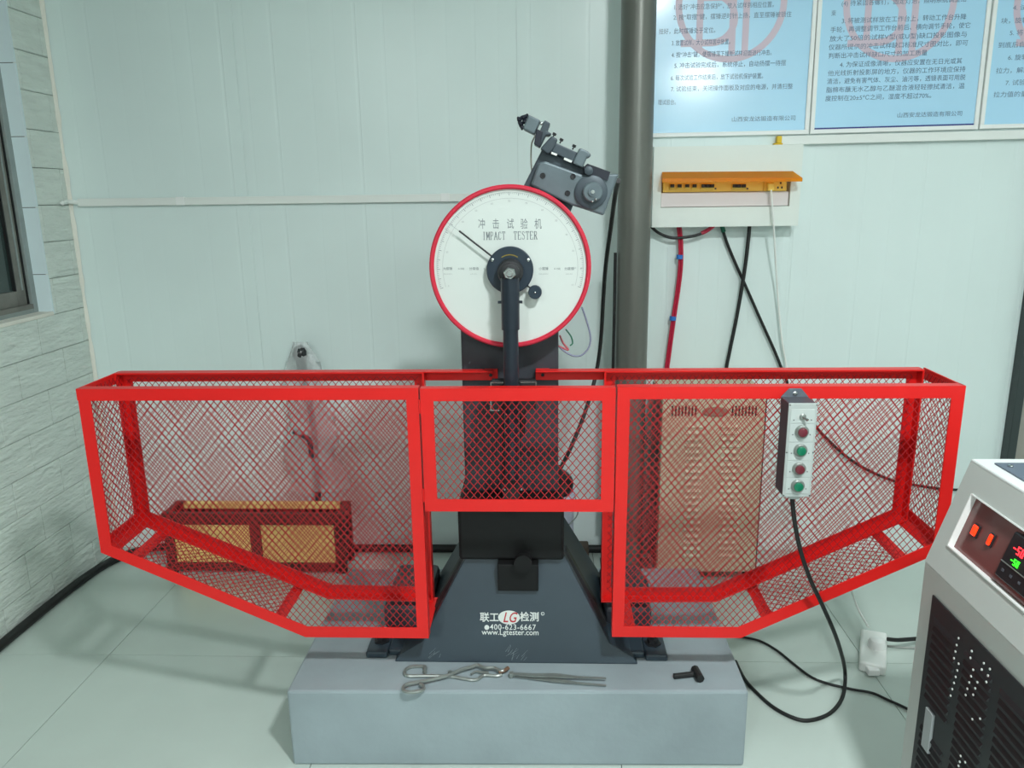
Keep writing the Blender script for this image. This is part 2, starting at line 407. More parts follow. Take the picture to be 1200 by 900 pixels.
ztop = atY(600, 655, 2.235).z
p = MB(); yfz = lambda z: 2.118+(2.232-2.118)*(z-Z0)/(ztop+.02-Z0)
secs = [loop(.375, 2.118, 2.62, Z0), loop(.36, yfz(Z0+.02), 2.62, Z0+.02), loop(.29, yfz(Z0+.058), 2.60, Z0+.058), loop(.150, 2.232, 2.56, ztop+.02)]
vs = [v for l in secs for v in l]; fs = [(3, 2, 1, 0), (12, 13, 14, 15)] + [(k*4+i, k*4+(i+1) % 4, k*4+4+(i+1) % 4, k*4+4+i) for k in range(3) for i in range(4)]
p.add(vs, fs)
ped = p.build('pedestal', M_base, tester, bevel=.003)
# side rails of the pedestal
for sx in (-1, 1):
    a, c = Vector((MX+sx*.276, 2.175, Z0+.085)), Vector((MX+sx*.153, 2.240, ztop+.012))
    MB().hexa([a+Vector((-.010*sx, -.004, 0)), a+Vector((.010*sx, .03, 0)), a+Vector((.010*sx, .07, 0)), a+Vector((-.010*sx, .07, 0))],
              [c+Vector((-.010*sx, -.004, 0)), c+Vector((.008*sx, .03, 0)), c+Vector((.008*sx, .07, 0)), c+Vector((-.010*sx, .07, 0))]).build('side_rail', M_blk, tester)
# anvil block on the pedestal
za, zb = atY(600, 657, 2.20).z, atY(600, 590, 2.20).z
xa, xb = atY(537, 630, 2.20).x, atY(661, 630, 2.20).x
anv = MB().box(xa, xb, 2.20, 2.56, za, zb).build('anvil_block', M_pit, tester, bevel=.01)
nx0, nx1 = atY(584, 675, 2.21).x, atY(631, 675, 2.21).x
MB().box(nx0, nx1, 2.175, 2.235, atY(600, 690, 2.19).z, za-.001).build('specimen_stop', M_pit, tester, bevel=.003)
MB().ball((atY(618, 667, 2.17).x, 2.172, atY(618, 667, 2.17).z), .005).build('stop_screw', M_steel, tester, smooth=True)
# column
cz0, cz1 = zb-.002, 1.56
cxa, cxb = atY(543, 500, 2.30).x, atY(654.5, 500, 2.30).x
colm = MB().box(cxa, cxb, 2.30, 2.54, cz0, cz1).build('column', M_steelD, tester, bevel=.006)
# pivot bearing housing behind the dial
DC = atY(597.5, 314, 2.20); DX, DZ = DC.x, DC.z
MB().cyl((DX, 2.24, DZ), (DX, 2.58, DZ), .085, n=36).build('bearing_housing', M_steelD, tester, smooth=True)
# dial
R = .2285
dial = MB().lathe((DX, 2.245, DZ), (0, -1, 0), [(.1, 0), (R-.012, 0), (R-.012, .036), (R-.02, .0361)], 96).build('dial', M_dial, tester, smooth=True)
q = MB(); n = 96
prof = [(R-.013, 0), (R, 0), (R, .047), (R-.004, .051), (R-.009, .051), (R-.013, .047), (R-.013, 0)]
vs = []; fs = []
for r, h in prof: vs += [(DX+r*cos(2*pi*i/n), 2.25-h, DZ+r*sin(2*pi*i/n)) for i in range(n)]
for k in range(len(prof)-1): fs += [(k*n+i, k*n+(i+1) % n, (k+1)*n+(i+1) % n, (k+1)*n+i) for i in range(n)]
q.add(vs, fs).build('dial_rim', M_rim, dial, smooth=True)
YD = 2.245-.0361-.0006
X_, Z_ = (1, 0, 0), (0, 0, 1)
q = MB(); q2 = MB()
for i in range(0, 141):
    a = radians(196 - i*212/140); mj = i % 5 == 0
    ca, sa = cos(a), sin(a); r0, r1 = .2075, .2075-(.0085 if mj else .0048); w = .0007 if mj else .00045
    t = (-sa*w, ca*w)
    q.add([(DX+r*ca+s*t[0], YD, DZ+r*sa+s*t[1]) for r, s in ((r0, 1), (r0, -1), (r1, -1), (r1, 1))], [(0, 1, 2, 3)])
for rr in (.2078, .1915):
    K = 90
    for i in range(K):
        a0, a1 = radians(196-i*212/K), radians(196-(i+1)*212/K)
        q2.add([(DX+r*cos(a), YD, DZ+r*sin(a)) for r, a in ((rr, a0), (rr, a1), (rr-.0008, a1), (rr-.0008, a0))], [(0, 1, 2, 3)])
q.build('graduation', M_ink, dial, kind='stuff'); q2.build('scale_arc', M_inkL, dial, kind='stuff')
for i in range(0, 15):
    a = radians(196-i*212/14)
    text('scale_number', str(i*10) if i < 8 else str(150-i*10+0), (DX+.183*cos(a), YD, DZ+.183*sin(a)), X_, Z_, .0070, M_inkL, dial)
def dpx(x, y): return atY(x, y, YD)
for ch, x in zip('冲击试验机', (564.5, 581, 598, 614.2, 630.5)): text('dial_character', ch, dpx(x, 263.2), X_, Z_, .0305, M_ink, dial, sx=.68)
# IMPACT TESTER, narrow serif capitals built from strokes
GL = {'I': [(.5, 0, .5, 1)], 'M': [(.12, 0, .12, 1), (.12, 1, .5, .25), (.5, .25, .88, 1), (.88, 0, .88, 1)], 'P': [(.2, 0, .2, 1), (.2, 1, .7, .97), (.7, .97, .82, .75), (.82, .75, .7, .52), (.7, .52, .2, .5)],
      'A': [(.1, 0, .5, 1), (.5, 1, .9, 0), (.25, .35, .75, .35)], 'C': [(.85, .8, .65, 1), (.65, 1, .3, .95), (.3, .95, .14, .5), (.14, .5, .3, .05), (.3, .05, .65, 0), (.65, 0, .87, .22)],
      'T': [(.5, 0, .5, 1), (.08, 1, .92, 1), (.08, 1, .08, .8), (.92, 1, .92, .8)], 'E': [(.2, 0, .2, 1), (.1, 1, .85, 1), (.1, 0, .88, 0), (.2, .52, .65, .52), (.85, 1, .85, .82), (.88, 0, .88, .2)],
      'S': [(.82, .82, .6, 1), (.6, 1, .3, .97), (.3, .97, .18, .75), (.18, .75, .78, .4), (.78, .4, .8, .15), (.8, .15, .55, 0), (.55, 0, .25, .03), (.25, .03, .14, .2)], 'R': [(.2, 0, .2, 1), (.2, 1, .7, .97), (.7, .97, .8, .75), (.8, .75, .68, .54), (.68, .54, .2, .52), (.45, .52, .9, 0)]}
SER = {'I': (.5,), 'M': (.12, .88), 'P': (.2,), 'A': (.1, .9), 'T': (.5,), 'R': (.2, .88), 'E': (), 'C': (), 'S': ()}
def strokes(word, x0, x1, y):
    a, c = dpx(x0, y), dpx(x1, y); wch = (c.x-a.x)/len(word); hch = .0215; q = MB()
    for i, ch in enumerate(word):
        for (ax, ay, bx, by) in GL[ch] + [(s-.16, 0, s+.16, 0) for s in SER[ch]] + ([(.34, 1, .66, 1)] if ch == 'I' else []):
            A = Vector((a.x+(i+ax*.88+.06)*wch, YD, a.z-hch/2+ay*hch)); Bq = Vector((a.x+(i+bx*.88+.06)*wch, YD, a.z-hch/2+by*hch))
            d = (Bq-A).normalized(); nn = Vector((-d.z, 0, d.x))*(.00105 if abs(by-ay) > .3 else .00065)
            A -= d*.0004; Bq += d*.0004
            q.add([A+nn, Bq+nn, Bq-nn, A-nn], [(0, 1, 2, 3)])
    q.build('dial_lettering', M_ink, dial)
strokes('IMPACT', 565, 592.5, 276.5); strokes('TESTER', 601.5, 630, 276)
for body, x in (('大摆锤', 524.5), ('0-300J', 540.5), ('分度值', 555.5), ('2J', 567.5), ('小摆锤', 637), ('0-150J', 653), ('分度值', 667), ('1J', 680.5)):
    text('dial_caption', body, dpx(x, 315), X_, Z_, .0092 if len(body) < 5 and not body[0].isdigit() else .0068, M_ink, dial)
for body, x in (('Big pendulum', 525), ('Scale value', 555), ('Small pendulum', 637), ('Scale value', 667)):
    text('dial_caption', body, dpx(x, 321), X_, Z_, .0044, M_inkL, dial)
# pointer, hub, knob
YP = 2.20-.012
a, c = atY(581, 304, YP), atY(538, 270.5, YP)
ptr = MB().tube([a, c], .0026, 8).build('pointer', M_blk, tester, smooth=True)
MB().tube([c, atY(524, 260.5, YP)], .0007, 6).build('pointer_tip', M_inkL, ptr)
HX, HZ = atY(597.5, 317, 2.18).x, atY(597.5, 317, 2.18).z
hub = MB().lathe((HX, YD, HZ), (0, -1, 0), [(.0655, 0), (.0655, .026), (.063, .0285), (.02, .0285)], 56).build('hub', M_hub, tester, smooth=True)
for x, y in ((577, 304.5), (619, 304.5)):
    s = atY(x, y, YD-.03); MB().lathe(s, (0, -1, 0), [(.0048, -.002), (.0048, .002), (.003, .003)], 16).build('hub_screw', M_steel, hub, smooth=True)
q = MB(); K = 10
for i in range(K):
    a0, a1 = radians(125-i*7), radians(125-(i+1)*7)
    q.add([(HX+r*cos(a), YD-.0292, HZ+.004+r*sin(a)) for r, a in ((.041, a0), (.041, a1), (.038, a1), (.038, a0))], [(0, 1, 2, 3)])
q.build('brass_collar', M_gold, hub)
BX, BZ = atY(597.5, 320, 2.13).x, atY(597.5, 320, 2.13).z
bear = MB().lathe((BX, YD-.026, BZ), (0, -1, 0), [(.036, 0), (.036, .03), (.031, .04), (.026, .041), (.026, .056), (.02, .058)], 40).build('pivot_cap', M_blk, tester, smooth=True)
MB().lathe((BX, YD-.083, BZ), (0, -1, 0), [(.0175, 0), (.0175, .012), (.015, .0145)], 6).lathe((BX, YD-.09, BZ), (0, -1, 0), [(.010, 0), (.010, .012), (.007, .016)], 20).build('hex_bolt', M_steel, bear, smooth=True)
kx = atY(627, 342, YD-.02)
kn = MB().lathe(kx, (0, -1, 0), [(.019, -.004), (.019, .012), (.017, .014), (.005, .014)], 32).build('pointer_knob', M_hub, tester, smooth=True)
MB().ball(kx+Vector((0, -.015, 0)), .0035).build('knob_pin', M_steel, kn, smooth=True)
MB().tube([atY(612, 330, YD-.02), kx], .0025).build('knob_arm', M_blk, kn)
# pendulum
YR = 2.135; RX = atY(598.3, 380, YR).x
zs0, zs1 = atY(598, 386, YR).z, atY(598, 326, YR).z
pend = MB().cyl((RX, YR, zs0), (RX, YR, zs1), .0255, n=32).build('pendulum_sleeve', M_rod, tester, smooth=True)
zr0 = atY(598, 560, YR).z
MB().cyl((RX, YR, zr0), (RX, YR, zs0+.002), .0215, n=32).build('pendulum_rod', M_rod, tester, smooth=True)
zz = atY(598, 354, YR).z
MB().cyl((RX-.034, YR, zz), (RX+.034, YR, zz), .004, n=10).build('cross_pin', M_rod, pend)
def pp(pts, Y): return [(atY(x, y, Y).x, atY(x, y, Y).z) for x, y in pts]
ham = MB().prism(pp([(575, 448), (628, 448), (628, 482), (617, 484), (615, 512), (610, 516), (609, 575), (607, 598), (590, 598), (588, 575), (587, 516), (583, 512), (582, 484), (575, 482)], YR), YR+.024, YR+.05).build('hammer', M_blk, tester, bevel=.002)
for pts in ([(574.5, 447.5), (590, 447.5), (590, 449.2), (576.2, 449.2), (576.2, 480), (585, 480), (585, 481.5), (574.5, 481.5)], [(609.5, 447), (629, 447), (629, 451.5), (627.3, 451.5), (627.3, 448.7), (609.5, 448.7)]):
    MB().prism(pp(pts, YR+.022), YR+.021, YR+.023).build('worn_edge', M_steel, ham)
for x in (591.5, 611):
    s = atY(x, 573.5, YR+.02); MB().ball(s, .004).build('hammer_screw', M_steel, ham, smooth=True)
hb = atY(613, 658, YR+.03)
MB().cyl((hb.x, YR+.012, hb.z), (hb.x, YR+.035, hb.z), .027, n=40).build('hammer_disc', M_pit, ham)
# release mechanism at the upper right, behind the dial
def zp(pts, Y): return pp([(600+x/6.923, 125+y/6.923) for x, y in pts], Y)
def zpt(x, y, Y): return atY(600+x/6.923, 125+y/6.923, Y)
mech = MB().prism(zp([(70, 690), (245, 345), (330, 375), (600, 490), (585, 560), (470, 870)], 2.30), 2.30, 2.345).build('release_bracket', M_mechD, tester, bevel=.004)
MB().prism(zp([(150, 640), (215, 455), (265, 440), (560, 548), (870, 545), (745, 885), (470, 795)], 2.262), 2.262, 2.30).build('release_housing', M_mech, mech, bevel=.006)
MB().prism(zp([(612, 462), (798, 530), (775, 602), (655, 560), (590, 545), (582, 490)], 2.258), 2.256, 2.30).build('release_slot', M_navy, mech)
c = zpt(622, 520, 2.25); MB().lathe(c, (0, -1, 0), [(.012, -.004), (.012, .006), (.008, .008)], 24).build('release_roller', M_mechD, mech, smooth=True)
c = zpt(640, 692, 2.262); MB().lathe(c, (0, -1, 0), [(.046, -.002), (.046, .008), (.043, .010), (.02, .010)], 48).build('release_disc', M_mechD, mech, smooth=True)
c = zpt(652, 692, 2.25)
dsc = MB().lathe(c, (0, -1, 0), [(.0275, -.006), (.0275, .010), (.024, .013), (.012, .013), (.012, .019), (.007, .019)], 40).build('release_wheel', M_mech, mech, smooth=True)
MB().lathe(c+Vector((0, -.019, 0)), (0, -1, 0), [(.0055, -.002), (.0055, .004), (.003, .004)], 6).build('wheel_bolt', M_steel, dsc)
for x, y in ((652, 768), (680, 750)): MB().ball(zpt(x, y, 2.235), .0035).build('wheel_screw', M_steel, dsc, smooth=True)
for x, y in ((250, 560), (495, 567), (450, 703)):
    c = zpt(x, y, 2.262); MB().lathe(c, (0, -1, 0), [(.0078, -.002), (.0078, .003), (.0058, .003), (.0052, .0012)], 20).build('housing_bolt', M_blk, mech, smooth=True)
MB().prism(zp([(345, 290), (530, 372), (500, 452), (318, 366)], 2.28), 2.275, 2.325).build('slide_bar', M_mechD, mech, bevel=.003)
for pts in ([(322, 366), (368, 384), (362, 400), (316, 382)], [(425, 412), (488, 438), (482, 456), (420, 430)]):
    MB().prism(zp(pts, 2.273), 2.271, 2.278).build('slide_label', M_white, mech)
MB().prism(zp([(548, 335), (612, 362), (642, 388), (632, 412), (606, 418), (574, 496), (490, 460)], 2.27), 2.262, 2.33).build('slide_block', M_mech, mech, bevel=.004)
MB().prism(zp([(322, 236), (372, 266), (345, 330), (322, 362), (292, 386), (228, 340)], 2.27), 2.265, 2.335).build('clamp_block', M_mechD, mech, bevel=.004)
MB().prism(zp([(265, 110), (312, 136), (288, 200), (322, 220), (300, 236), (275, 232), (226, 332), (178, 305), (238, 170)], 2.28), 2.272, 2.34).build('motor_plate', M_mechD, mech, bevel=.003)
MB().prism(zp([(200, 180), (250, 205), (226, 332), (178, 305)], 2.27), 2.262, 2.272).build('motor_cable_box', M_navy, mech, bevel=.002)
mot = MB().prism(zp([(135, 68), (232, 114), (182, 228), (88, 180)], 2.28), 2.268, 2.33).build('motor', M_mech, mech, bevel=.004)
for x, y, r in ((60, 105, .007), (95, 90, .006), (122, 68, .004), (75, 140, .007), (82, 180, .004), (50, 92, .004), (105, 120, .008), (68, 155, .004)):
    c = zpt(x, y, 2.30); MB().ball(c, r, (1, 1.6, 1), 10).build('motor_terminal', M_navy, mot, smooth=True)
MB().tube([zpt(135, 75, 2.3), zpt(60, 105, 2.3), zpt(90, 180, 2.3)], .006, sub=3).build('motor_terminal', M_navy, mot)
MB().ball(zpt(238, 136, 2.265), .005).build('motor_screw', M_steel, mech, smooth=True)
for x, y, dx_, dy_ in ((345, 222, -12, 24), (402, 268, -14, 30), (505, 318, -14, 30)):
    c = zpt(x, y, 2.30); e = zpt(x+dx_, y+dy_, 2.30); d = (c-e).normalized()
    MB().cyl(e, c, .002, n=8).cyl(c-d*.004, c+d*.003, .0055, n=12).build('thumb_screw', M_blk, mech)
MB().tube([zpt(190, 232, 2.3), zpt(160, 300, 2.31), zpt(154, 400, 2.31), zpt(157, 480, 2.31), zpt(165, 560, 2.33)], .0022).build('motor_wire', mat('beige_wire', (150, 150, 140), .5), mech, smooth=True)
# lettering on the pedestal front
A, Bq = Vector((MX, yfz(Z0+.058), Z0+.058)), Vector((MX, 2.232, ztop+.02))
uyv = (Bq-A).normalized(); nrm = Vector((1, 0, 0)).cross(uyv).normalized()
if nrm.y > 0: nrm = -nrm
def bpt(x, y, off=.0008): return atP(x, y, A, nrm) + nrm*off
M_let = mat('white_stencil_paint', (214, 220, 216), .5); M_letR = mat('red_stencil_paint', (176, 34, 44), .5)
c = bpt(596.5, 723.5); ex = (bpt(609.5, 723.5)-bpt(584, 723.5)).length/2; ey = (bpt(597, 715.8)-bpt(597, 732)).length/2
K = 40
el = MB().add([c+Vector((1, 0, 0))*ex*cos(2*pi*i/K)+uyv*ey*sin(2*pi*i/K) for i in range(K)], [tuple(range(K))]).build('maker_oval', M_let, ped)
text('maker_letters', 'LG', bpt(597, 724, .0014), X_, uyv, .043, M_letR, el, sx=.80, shear=.3, bold=.01)
text('maker_name', '联工', bpt(573.5, 724), X_, uyv, .030, M_let, ped, bold=.018)
text('maker_name', '检测', bpt(620.5, 723.5), X_, uyv, .030, M_let, ped, bold=.018)
text('maker_mark', '®', bpt(636, 719.5), X_, uyv, .014, M_let, ped, bold=.02)
c = bpt(570.5, 735.2); MB().add([c+Vector((1, 0, 0))*.0075*cos(2*pi*i/20)+uyv*.0075*sin(2*pi*i/20) for i in range(20)], [tuple(range(20))]).build('phone_dot', M_let, ped)
text('phone_number', '400-623-6667', bpt(601, 735.2), X_, uyv, .0235, M_let, ped, sx=.98, space=1.1, bold=.008)
text('web_address', 'www.Lgtester.com', bpt(598, 741.2), X_, uyv, .0235, M_let, ped, sx=.98, bold=.008)
random.seed(21)
for cx, cy in ((508, 768), (606, 770), (601, 765)):
    q = MB()
    for k in range(7):
        a = bpt(cx+random.uniform(-9, 9), cy+random.uniform(-2, 5)); c = a+Vector((random.uniform(.004, .02), 0, 0))+uyv*random.uniform(.006, .022); w_ = Vector((.0006, 0, 0))
        q.add([a-w_, a+w_, c+w_*.5, c-w_*.5], [(0, 1, 2, 3)])
    q.build('paint_scuff', mat('pale_scuff', (130, 142, 146), .6), ped)
# wires looping from behind the dial
for nm, pts, r, mm in (('sensor_wire', [(682, 360), (688, 378), (692, 395), (690, 407), (682, 416), (672, 417), (662, 412), (655, 406)], .0028, mat('grey_wire', (130, 136, 160), .5)),
                       ('sensor_wire', [(663, 386), (669, 394), (671, 402), (668, 405)], .0022, M_green_t),
                       ('sensor_wire', [(656, 393), (660, 402), (666, 410), (658, 407), (653, 405)], .003, mat('pink_wire', (190, 90, 100), .5))):
    MB().tube([atY(x, y, 2.34) for x, y in pts], r, 8).build(nm, mm, tester, smooth=True)

# ================================================================== SAFETY CAGE
YF, YB = 2.05, 2.28
def inset(poly, w):
    n = len(poly); P = [Vector(p) for p in poly]
    area = sum(P[i].x*P[(i+1) % n].y-P[(i+1) % n].x*P[i].y for i in range(n)); s = 1 if area > 0 else -1
    out = []
    for i in range(n):
        a, c, e = P[i-1], P[i], P[(i+1) % n]
        d1 = (c-a).normalized(); d2 = (e-c).normalized(); n1 = Vector((-d1.y, d1.x))*s; n2 = Vector((-d2.y, d2.x))*s
        k = 1+n1.dot(n2); out.append(c+(n1+n2)*(w/k))
    return out
def frame(poly, Y, t, leg, parent, w=.034, sk=()):
    """angle-iron frame: one mesh per bar; leg>0 folds back, <0 folds forward"""
    q = inset(poly, w); r = inset(poly, .005); n = len(poly); P = [Vector(p) for p in poly]
    for i in range(n):
        if i in sk: continue
        j = (i+1) % n
        b = MB().prism([P[i], P[j], q[j], q[i]], Y, Y+t)
        ya, yb_ = (Y+t, Y+leg) if leg > 0 else (Y+leg, Y)
        b.prism([P[i], P[j], r[j], r[i]], ya, yb_)
        b.build('frame_bar', M_red, parent)
def clip(A, Bq, poly):
    n = len(poly); P = poly; area = sum(P[i].x*P[(i+1) % n].y-P[(i+1) % n].x*P[i].y for i in range(n)); s = 1 if area > 0 else -1
    t0, t1 = 0., 1.; d = Bq-A
    for i in range(n):
        e = P[(i+1) % n]-P[i]; nn = Vector((-e.y, e.x))*s
        num = nn.dot(P[i]-A); den = nn.dot(d)
        if abs(den) < 1e-12:
            if num > 0: return None
            continue
        t = num/den
        if den > 0: t0 = max(t0, t)
        else: t1 = min(t1, t)
    return (A+d*t0, A+d*t1) if t1-t0 > 1e-4 else None
PX_, PZ_ = .0214, .0262
def mesh_panel(poly, fmap, nvec, parent, w=.0019, th=.0011, px=PX_, pz=PZ_, skew=0):
    """diamond mesh filling a polygon; every strand is a flat bar of metal"""
    poly = [Vector(p) for p in poly]; xs = [p.x for p in poly]; ys = [p.y for p in poly]
    x0, x1, y0, y1 = min(xs), max(xs), min(ys), max(ys); k = pz/px; q = MB(); nvec = Vector(nvec)
    k0 = k
    for s in (1, -1):
        k = k0*(1+s*skew)
        lo_ = x0-(y1-y0)/k if s > 0 else x0; hi_ = x1 if s > 0 else x1+(y1-y0)/k
        c0 = math.floor(lo_/px)*px; c = c0
        while c <= hi_+px:
            A = Vector((c, y0)); Bq = Vector((c+s*(y1-y0)/k, y1)); sg = clip(A, Bq, poly)
            if sg:
                a, bb = sg; d = (bb-a).normalized(); nn = Vector((-d.y, d.x))*(w/2)
                o = s*.0006
                l0 = [fmap(p)+nvec*(o-th/2) for p in (a+nn, bb+nn, bb-nn, a-nn)]; l1 = [fmap(p)+nvec*(o+th/2) for p in (a+nn, bb+nn, bb-nn, a-nn)]
                q.hexa(l0, l1)
            c += px
    return q.build('wire_mesh', M_mesh, parent, kind='stuff', fix=False)
def depth_bar(x, z, parent, d=(1, 0), w=.034):
    """flat bar running front to back; d is the direction of its width in the x,z plane"""
    d = Vector(d).normalized(); nn = Vector((-d.y, d.x))*.0025; c = Vector((x, z))
    MB().prism([c, c+d*w, c+d*w+nn*2, c+nn*2], YF+.003, YB-.001).build('cross_bar', M_red, parent, bevel=.001, seg=1)

def cage(side, FP, BP, cross, name_label):
    # polygons start at outer top, go to inner top, inner bottom, knee, outer bottom
    xo, xi = FP[0][0], FP[1][0]; sg = 1 if xo < xi else -1
    t = thing('safety_cage', ((xo+xi)/2, (YF+YB)/2, FP[2][1]), name_label, 'safety cage', 'red mesh safety cages')
    frame(FP, YF, .004, .032, t); frame(BP, YB, .004, -.032, t)
    mesh_panel(inset(FP, .020), lambda p: Vector((p.x, YF+.0062, p.y)), (0, 1, 0), t)
    mesh_panel(inset(BP, .020), lambda p: Vector((p.x, YB-.004, p.y)), (0, 1, 0), t, px=.0211, pz=.0258, skew=-.07)
    mesh_panel([(YF+.01, FP[4][1]+.01), (YB-.01, FP[4][1]+.01), (YB-.01, FP[0][1]-.01), (YF+.01, FP[0][1]-.01)], lambda p: Vector((xo+sg*.006, p.x, p.y)), (1, 0, 0), t)
    # end rails
    depth_bar(xo+sg*.0002, FP[0][1]-.034, t, (0, 1)); depth_bar(xo+sg*.006, FP[4][1]+.002, t, (0, 1))
    # sloping floor between knee and outer bottom
    k, o = Vector(FP[3]), Vector(FP[4]); d = (k-o).normalized(); up = Vector((0, 1)) - d*d.y; up.normalize()
    ts = [(Vector((x, 0)).x-o.x)/(k.x-o.x)*(k-o).length for x in cross]
    for s in ts: c = o+d*(s-.017)+up*.004; depth_bar(c.x, c.y, t, d)
    depth_bar(o.x+d.x*.006, o.y+up.y*.006, t, d); depth_bar(xi-sg*.036, FP[2][1]+.003, t, (1, 0) if sg > 0 else (1, 0))
    f = lambda p: Vector((o.x+d.x*p.x+up.x*.010, p.y, o.y+d.y*p.x+up.y*.010))
    s0, s1 = sorted(ts)
    mesh_panel([(s0, YF+.004), (s1, YF+.004), (s1, YB-.004), (s0, YB-.004)], f, (up.x, 0, up.y), t)
    return t
cl = [atY(152, 663, YF).x, atY(322, 724, YF).x]; cr = [atY(1066, 655, YF).x, atY(905, 722, YF).x]
cageL = cage(-1, [(-1.303, 1.143), (-.3455, 1.143), (-.3455, .377), (-.716, .377), (-1.303, .648)], [(-1.303, 1.143), (-.36, 1.143), (-.36, .385), (-.70, .392), (-1.303, .655)], cl, 'red mesh guard cage on the left, in front of the wooden crate')
cageR = cage(1, [(1.12, 1.143), (.1985, 1.143), (.1955, .388), (.569, .388), (1.12, .668)], [(1.105, 1.143), (.178, 1.143), (.178, .388), (.54, .392), (1.105, .672)], cr, 'red mesh guard cage on the right, with the push-button box')
for par, x0, x1, hx in ((cageL, -.36, -.154, 575), (cageR, -.026, .178, 636)):
    s = MB().box(x0, x1, YB, YB+.004, 1.109, 1.143).box(x0, x1, YB-.03, YB, 1.139, 1.143).build('mounting_strap', M_red, par, bevel=.001, seg=1)
    c = atY(hx, 435, YB-.002); MB().lathe((c.x, YB-.003, 1.126), (0, -1, 0), [(.0055, 0), (.0055, .003), (.003, .004)], 6).build('strap_bolt', M_blk, s)
    MB().box(c.x-.02, c.x+.02, YB+.004, 2.2998, 1.111, 1.141).build('strap_spacer', M_red, par)
gp = [(-.3405, 1.141), (.1935, 1.141), (.1935, .781), (-.3405, .781)]
gate = thing('mesh_gate', (-.073, YF, .781), 'small red mesh gate between the two cages, before the column', 'gate')
frame(gp, YF, .004, .028, gate, w=.036)
mesh_panel(inset(gp, .02), lambda p: Vector((p.x, YF+.0062, p.y)), (0, 1, 0), gate, w=.0022, px=.0222, pz=.0272)
for z in (1.09, .83): MB().cyl((-.343, YF-.001, z-.02), (-.343, YF-.003, z+.02), .0022, n=10).build('hinge', M_red, gate)

# push-button box hung on the right cage
YPB = YF-.002
fT, fB = atY(942, 473, YPB-.075), atY(935, 582, YPB-.075)
pxa, pxb = atY(924.5, 474, YPB-.075).x, atY(958.5, 474, YPB-.075).x
pend_box = thing('push_button_box', ((pxa+pxb)/2, YPB-.04, fB.z), 'grey push-button box with four round buttons hung on right cage', 'control box')
zt, zb_ = fT.z, fB.z
pc = (pxa+pxb)/2; hw = (pxb-pxa)/2
body = MB().box(pxa+.001, pxb-.001, YPB-.071, YPB-.003, zb_, zt).build('body', M_greyD, pend_box, bevel=.003)
fp = MB().box(pxa, pxb, YPB-.076, YPB-.071, zb_-.001, zt+.001).build('face_plate', M_grey, pend_box, bevel=.0015)
zl = atY(935, 455, YPB-.002).z
MB().prism([(pxa+.001, zt-.02), (pxb-.001, zt-.02), (pxb-.001, zt), (pc+.016, zl), (pc-.016, zl), (pxa+.001, zt)], YPB-.004, YPB).build('hanging_lug', mat('blue_grey_bracket', (96, 104, 114), .45), pend_box, bevel=.001)
MB().lathe((pc, YPB-.004, zl-.014), (0, -1, 0), [(.006, 0), (.006, .002), (.003, .004)], 18).build('lug_screw', M_steel, pend_box, smooth=True)
cells = [(447, 278), (278, 382), (382, 490), (490, 592), (592, 690)]
cells = [(193, 277), (277, 385), (385, 494), (494, 592), (592, 690)]
hgt = zt-zb_
def cz_(v): return zt-(v-165)/(708-165)*hgt
for i, (a, c) in enumerate(cells):
    cell = MB().box(pxa+.006, pxb-.006, YPB-.0775, YPB-.076, cz_(c)+.0008, cz_(a)-.0008).build('button_cell', mat('silver_face_panel', (188, 196, 194), .4), fp, bevel=.0006, seg=1)
for i, v in enumerate((238, 322, 430, 538, 640)):
    c = Vector((pc, YPB-.0775, cz_(v)))
    if i == 0:
        sw = MB().lathe(c, (0, -1, 0), [(.0085, 0), (.0085, .003), (.006, .005)], 20).build('toggle_switch', M_zinc, fp, smooth=True)
        MB().cyl(c+Vector((0, -.004, 0)), c+Vector((.008, -.016, -.005)), .003, .004, 10).build('lever', M_steel, sw, smooth=True)
    else:
        bt = MB().lathe(c, (0, -1, 0), [(.0175, 0), (.0175, .005), (.0145, .008), (.012, .008)], 28).build('button', M_zinc, fp, smooth=True)
        MB().lathe(c, (0, -1, 0), [(.0118, .002), (.0118, .0125), (.009, .0135)], 28).build('button_cap', M_btnR if i % 2 else M_btnG, bt, smooth=True)
    for s in (-1, 1):
        MB().lathe(c+Vector((s*.0225, 0, -.009)), (0, -1, 0), [(.0016, 0), (.0016, .001)], 8).build('print_mark', M_greyD, fp)
for sx in (-1, 1):
    for v in (172, 445, 700):
        MB().lathe((pc+sx*(hw-.003), YPB-.076, cz_(v)), (0, -1, 0), [(.002, 0), (.002, .0012)], 10).build('face_screw', M_steel, fp)
MB().prism([(pxa+.012, zb_), (pxb-.012, zb_), (pc+.012, zb_-.014), (pc-.012, zb_-.014)], YPB-.06, YPB-.02).build('cable_gland', M_grey, pend_box, bevel=.002)
g0 = Vector((pc, YPB-.04, zb_-.012))
# ------------------------------------------------------------------ cables (each a thing)
def cable(name, pts, r, mm, label, cat='cable', n=10, group=None):
    return MB().tube(pts, r, n).build(name, mm, label=label, cat=cat, smooth=True, group=group)
fl = lambda x, y, z=.006: atZ(x, y, z)
cable('black_cable', [g0, atY(931, 610, YPB-.045), atY(938, 645, 2.0), atY(950, 680, 2.0), atY(965, 712, 2.03), atY(981, 750, 2.12), fl(990, 785, .07), fl(988, 815, .02), fl(975, 834), fl(955, 843), fl(935, 843), fl(908, 830), fl(886, 811), fl(872, 795), fl(862, 775)], .0062, M_rub, 'thick black cable looping down from the push-button box to the floor')
cable('black_cable', [fl(846, 741), fl(868, 746), fl(890, 751), fl(910, 762), fl(930, 778), fl(950, 793), fl(970, 801), fl(1000, 808), fl(1022, 812), fl(1040, 820), fl(1060, 829), fl(1090, 845)], .0045, M_rub, 'thin black cable snaking over the floor towards the grey tank')

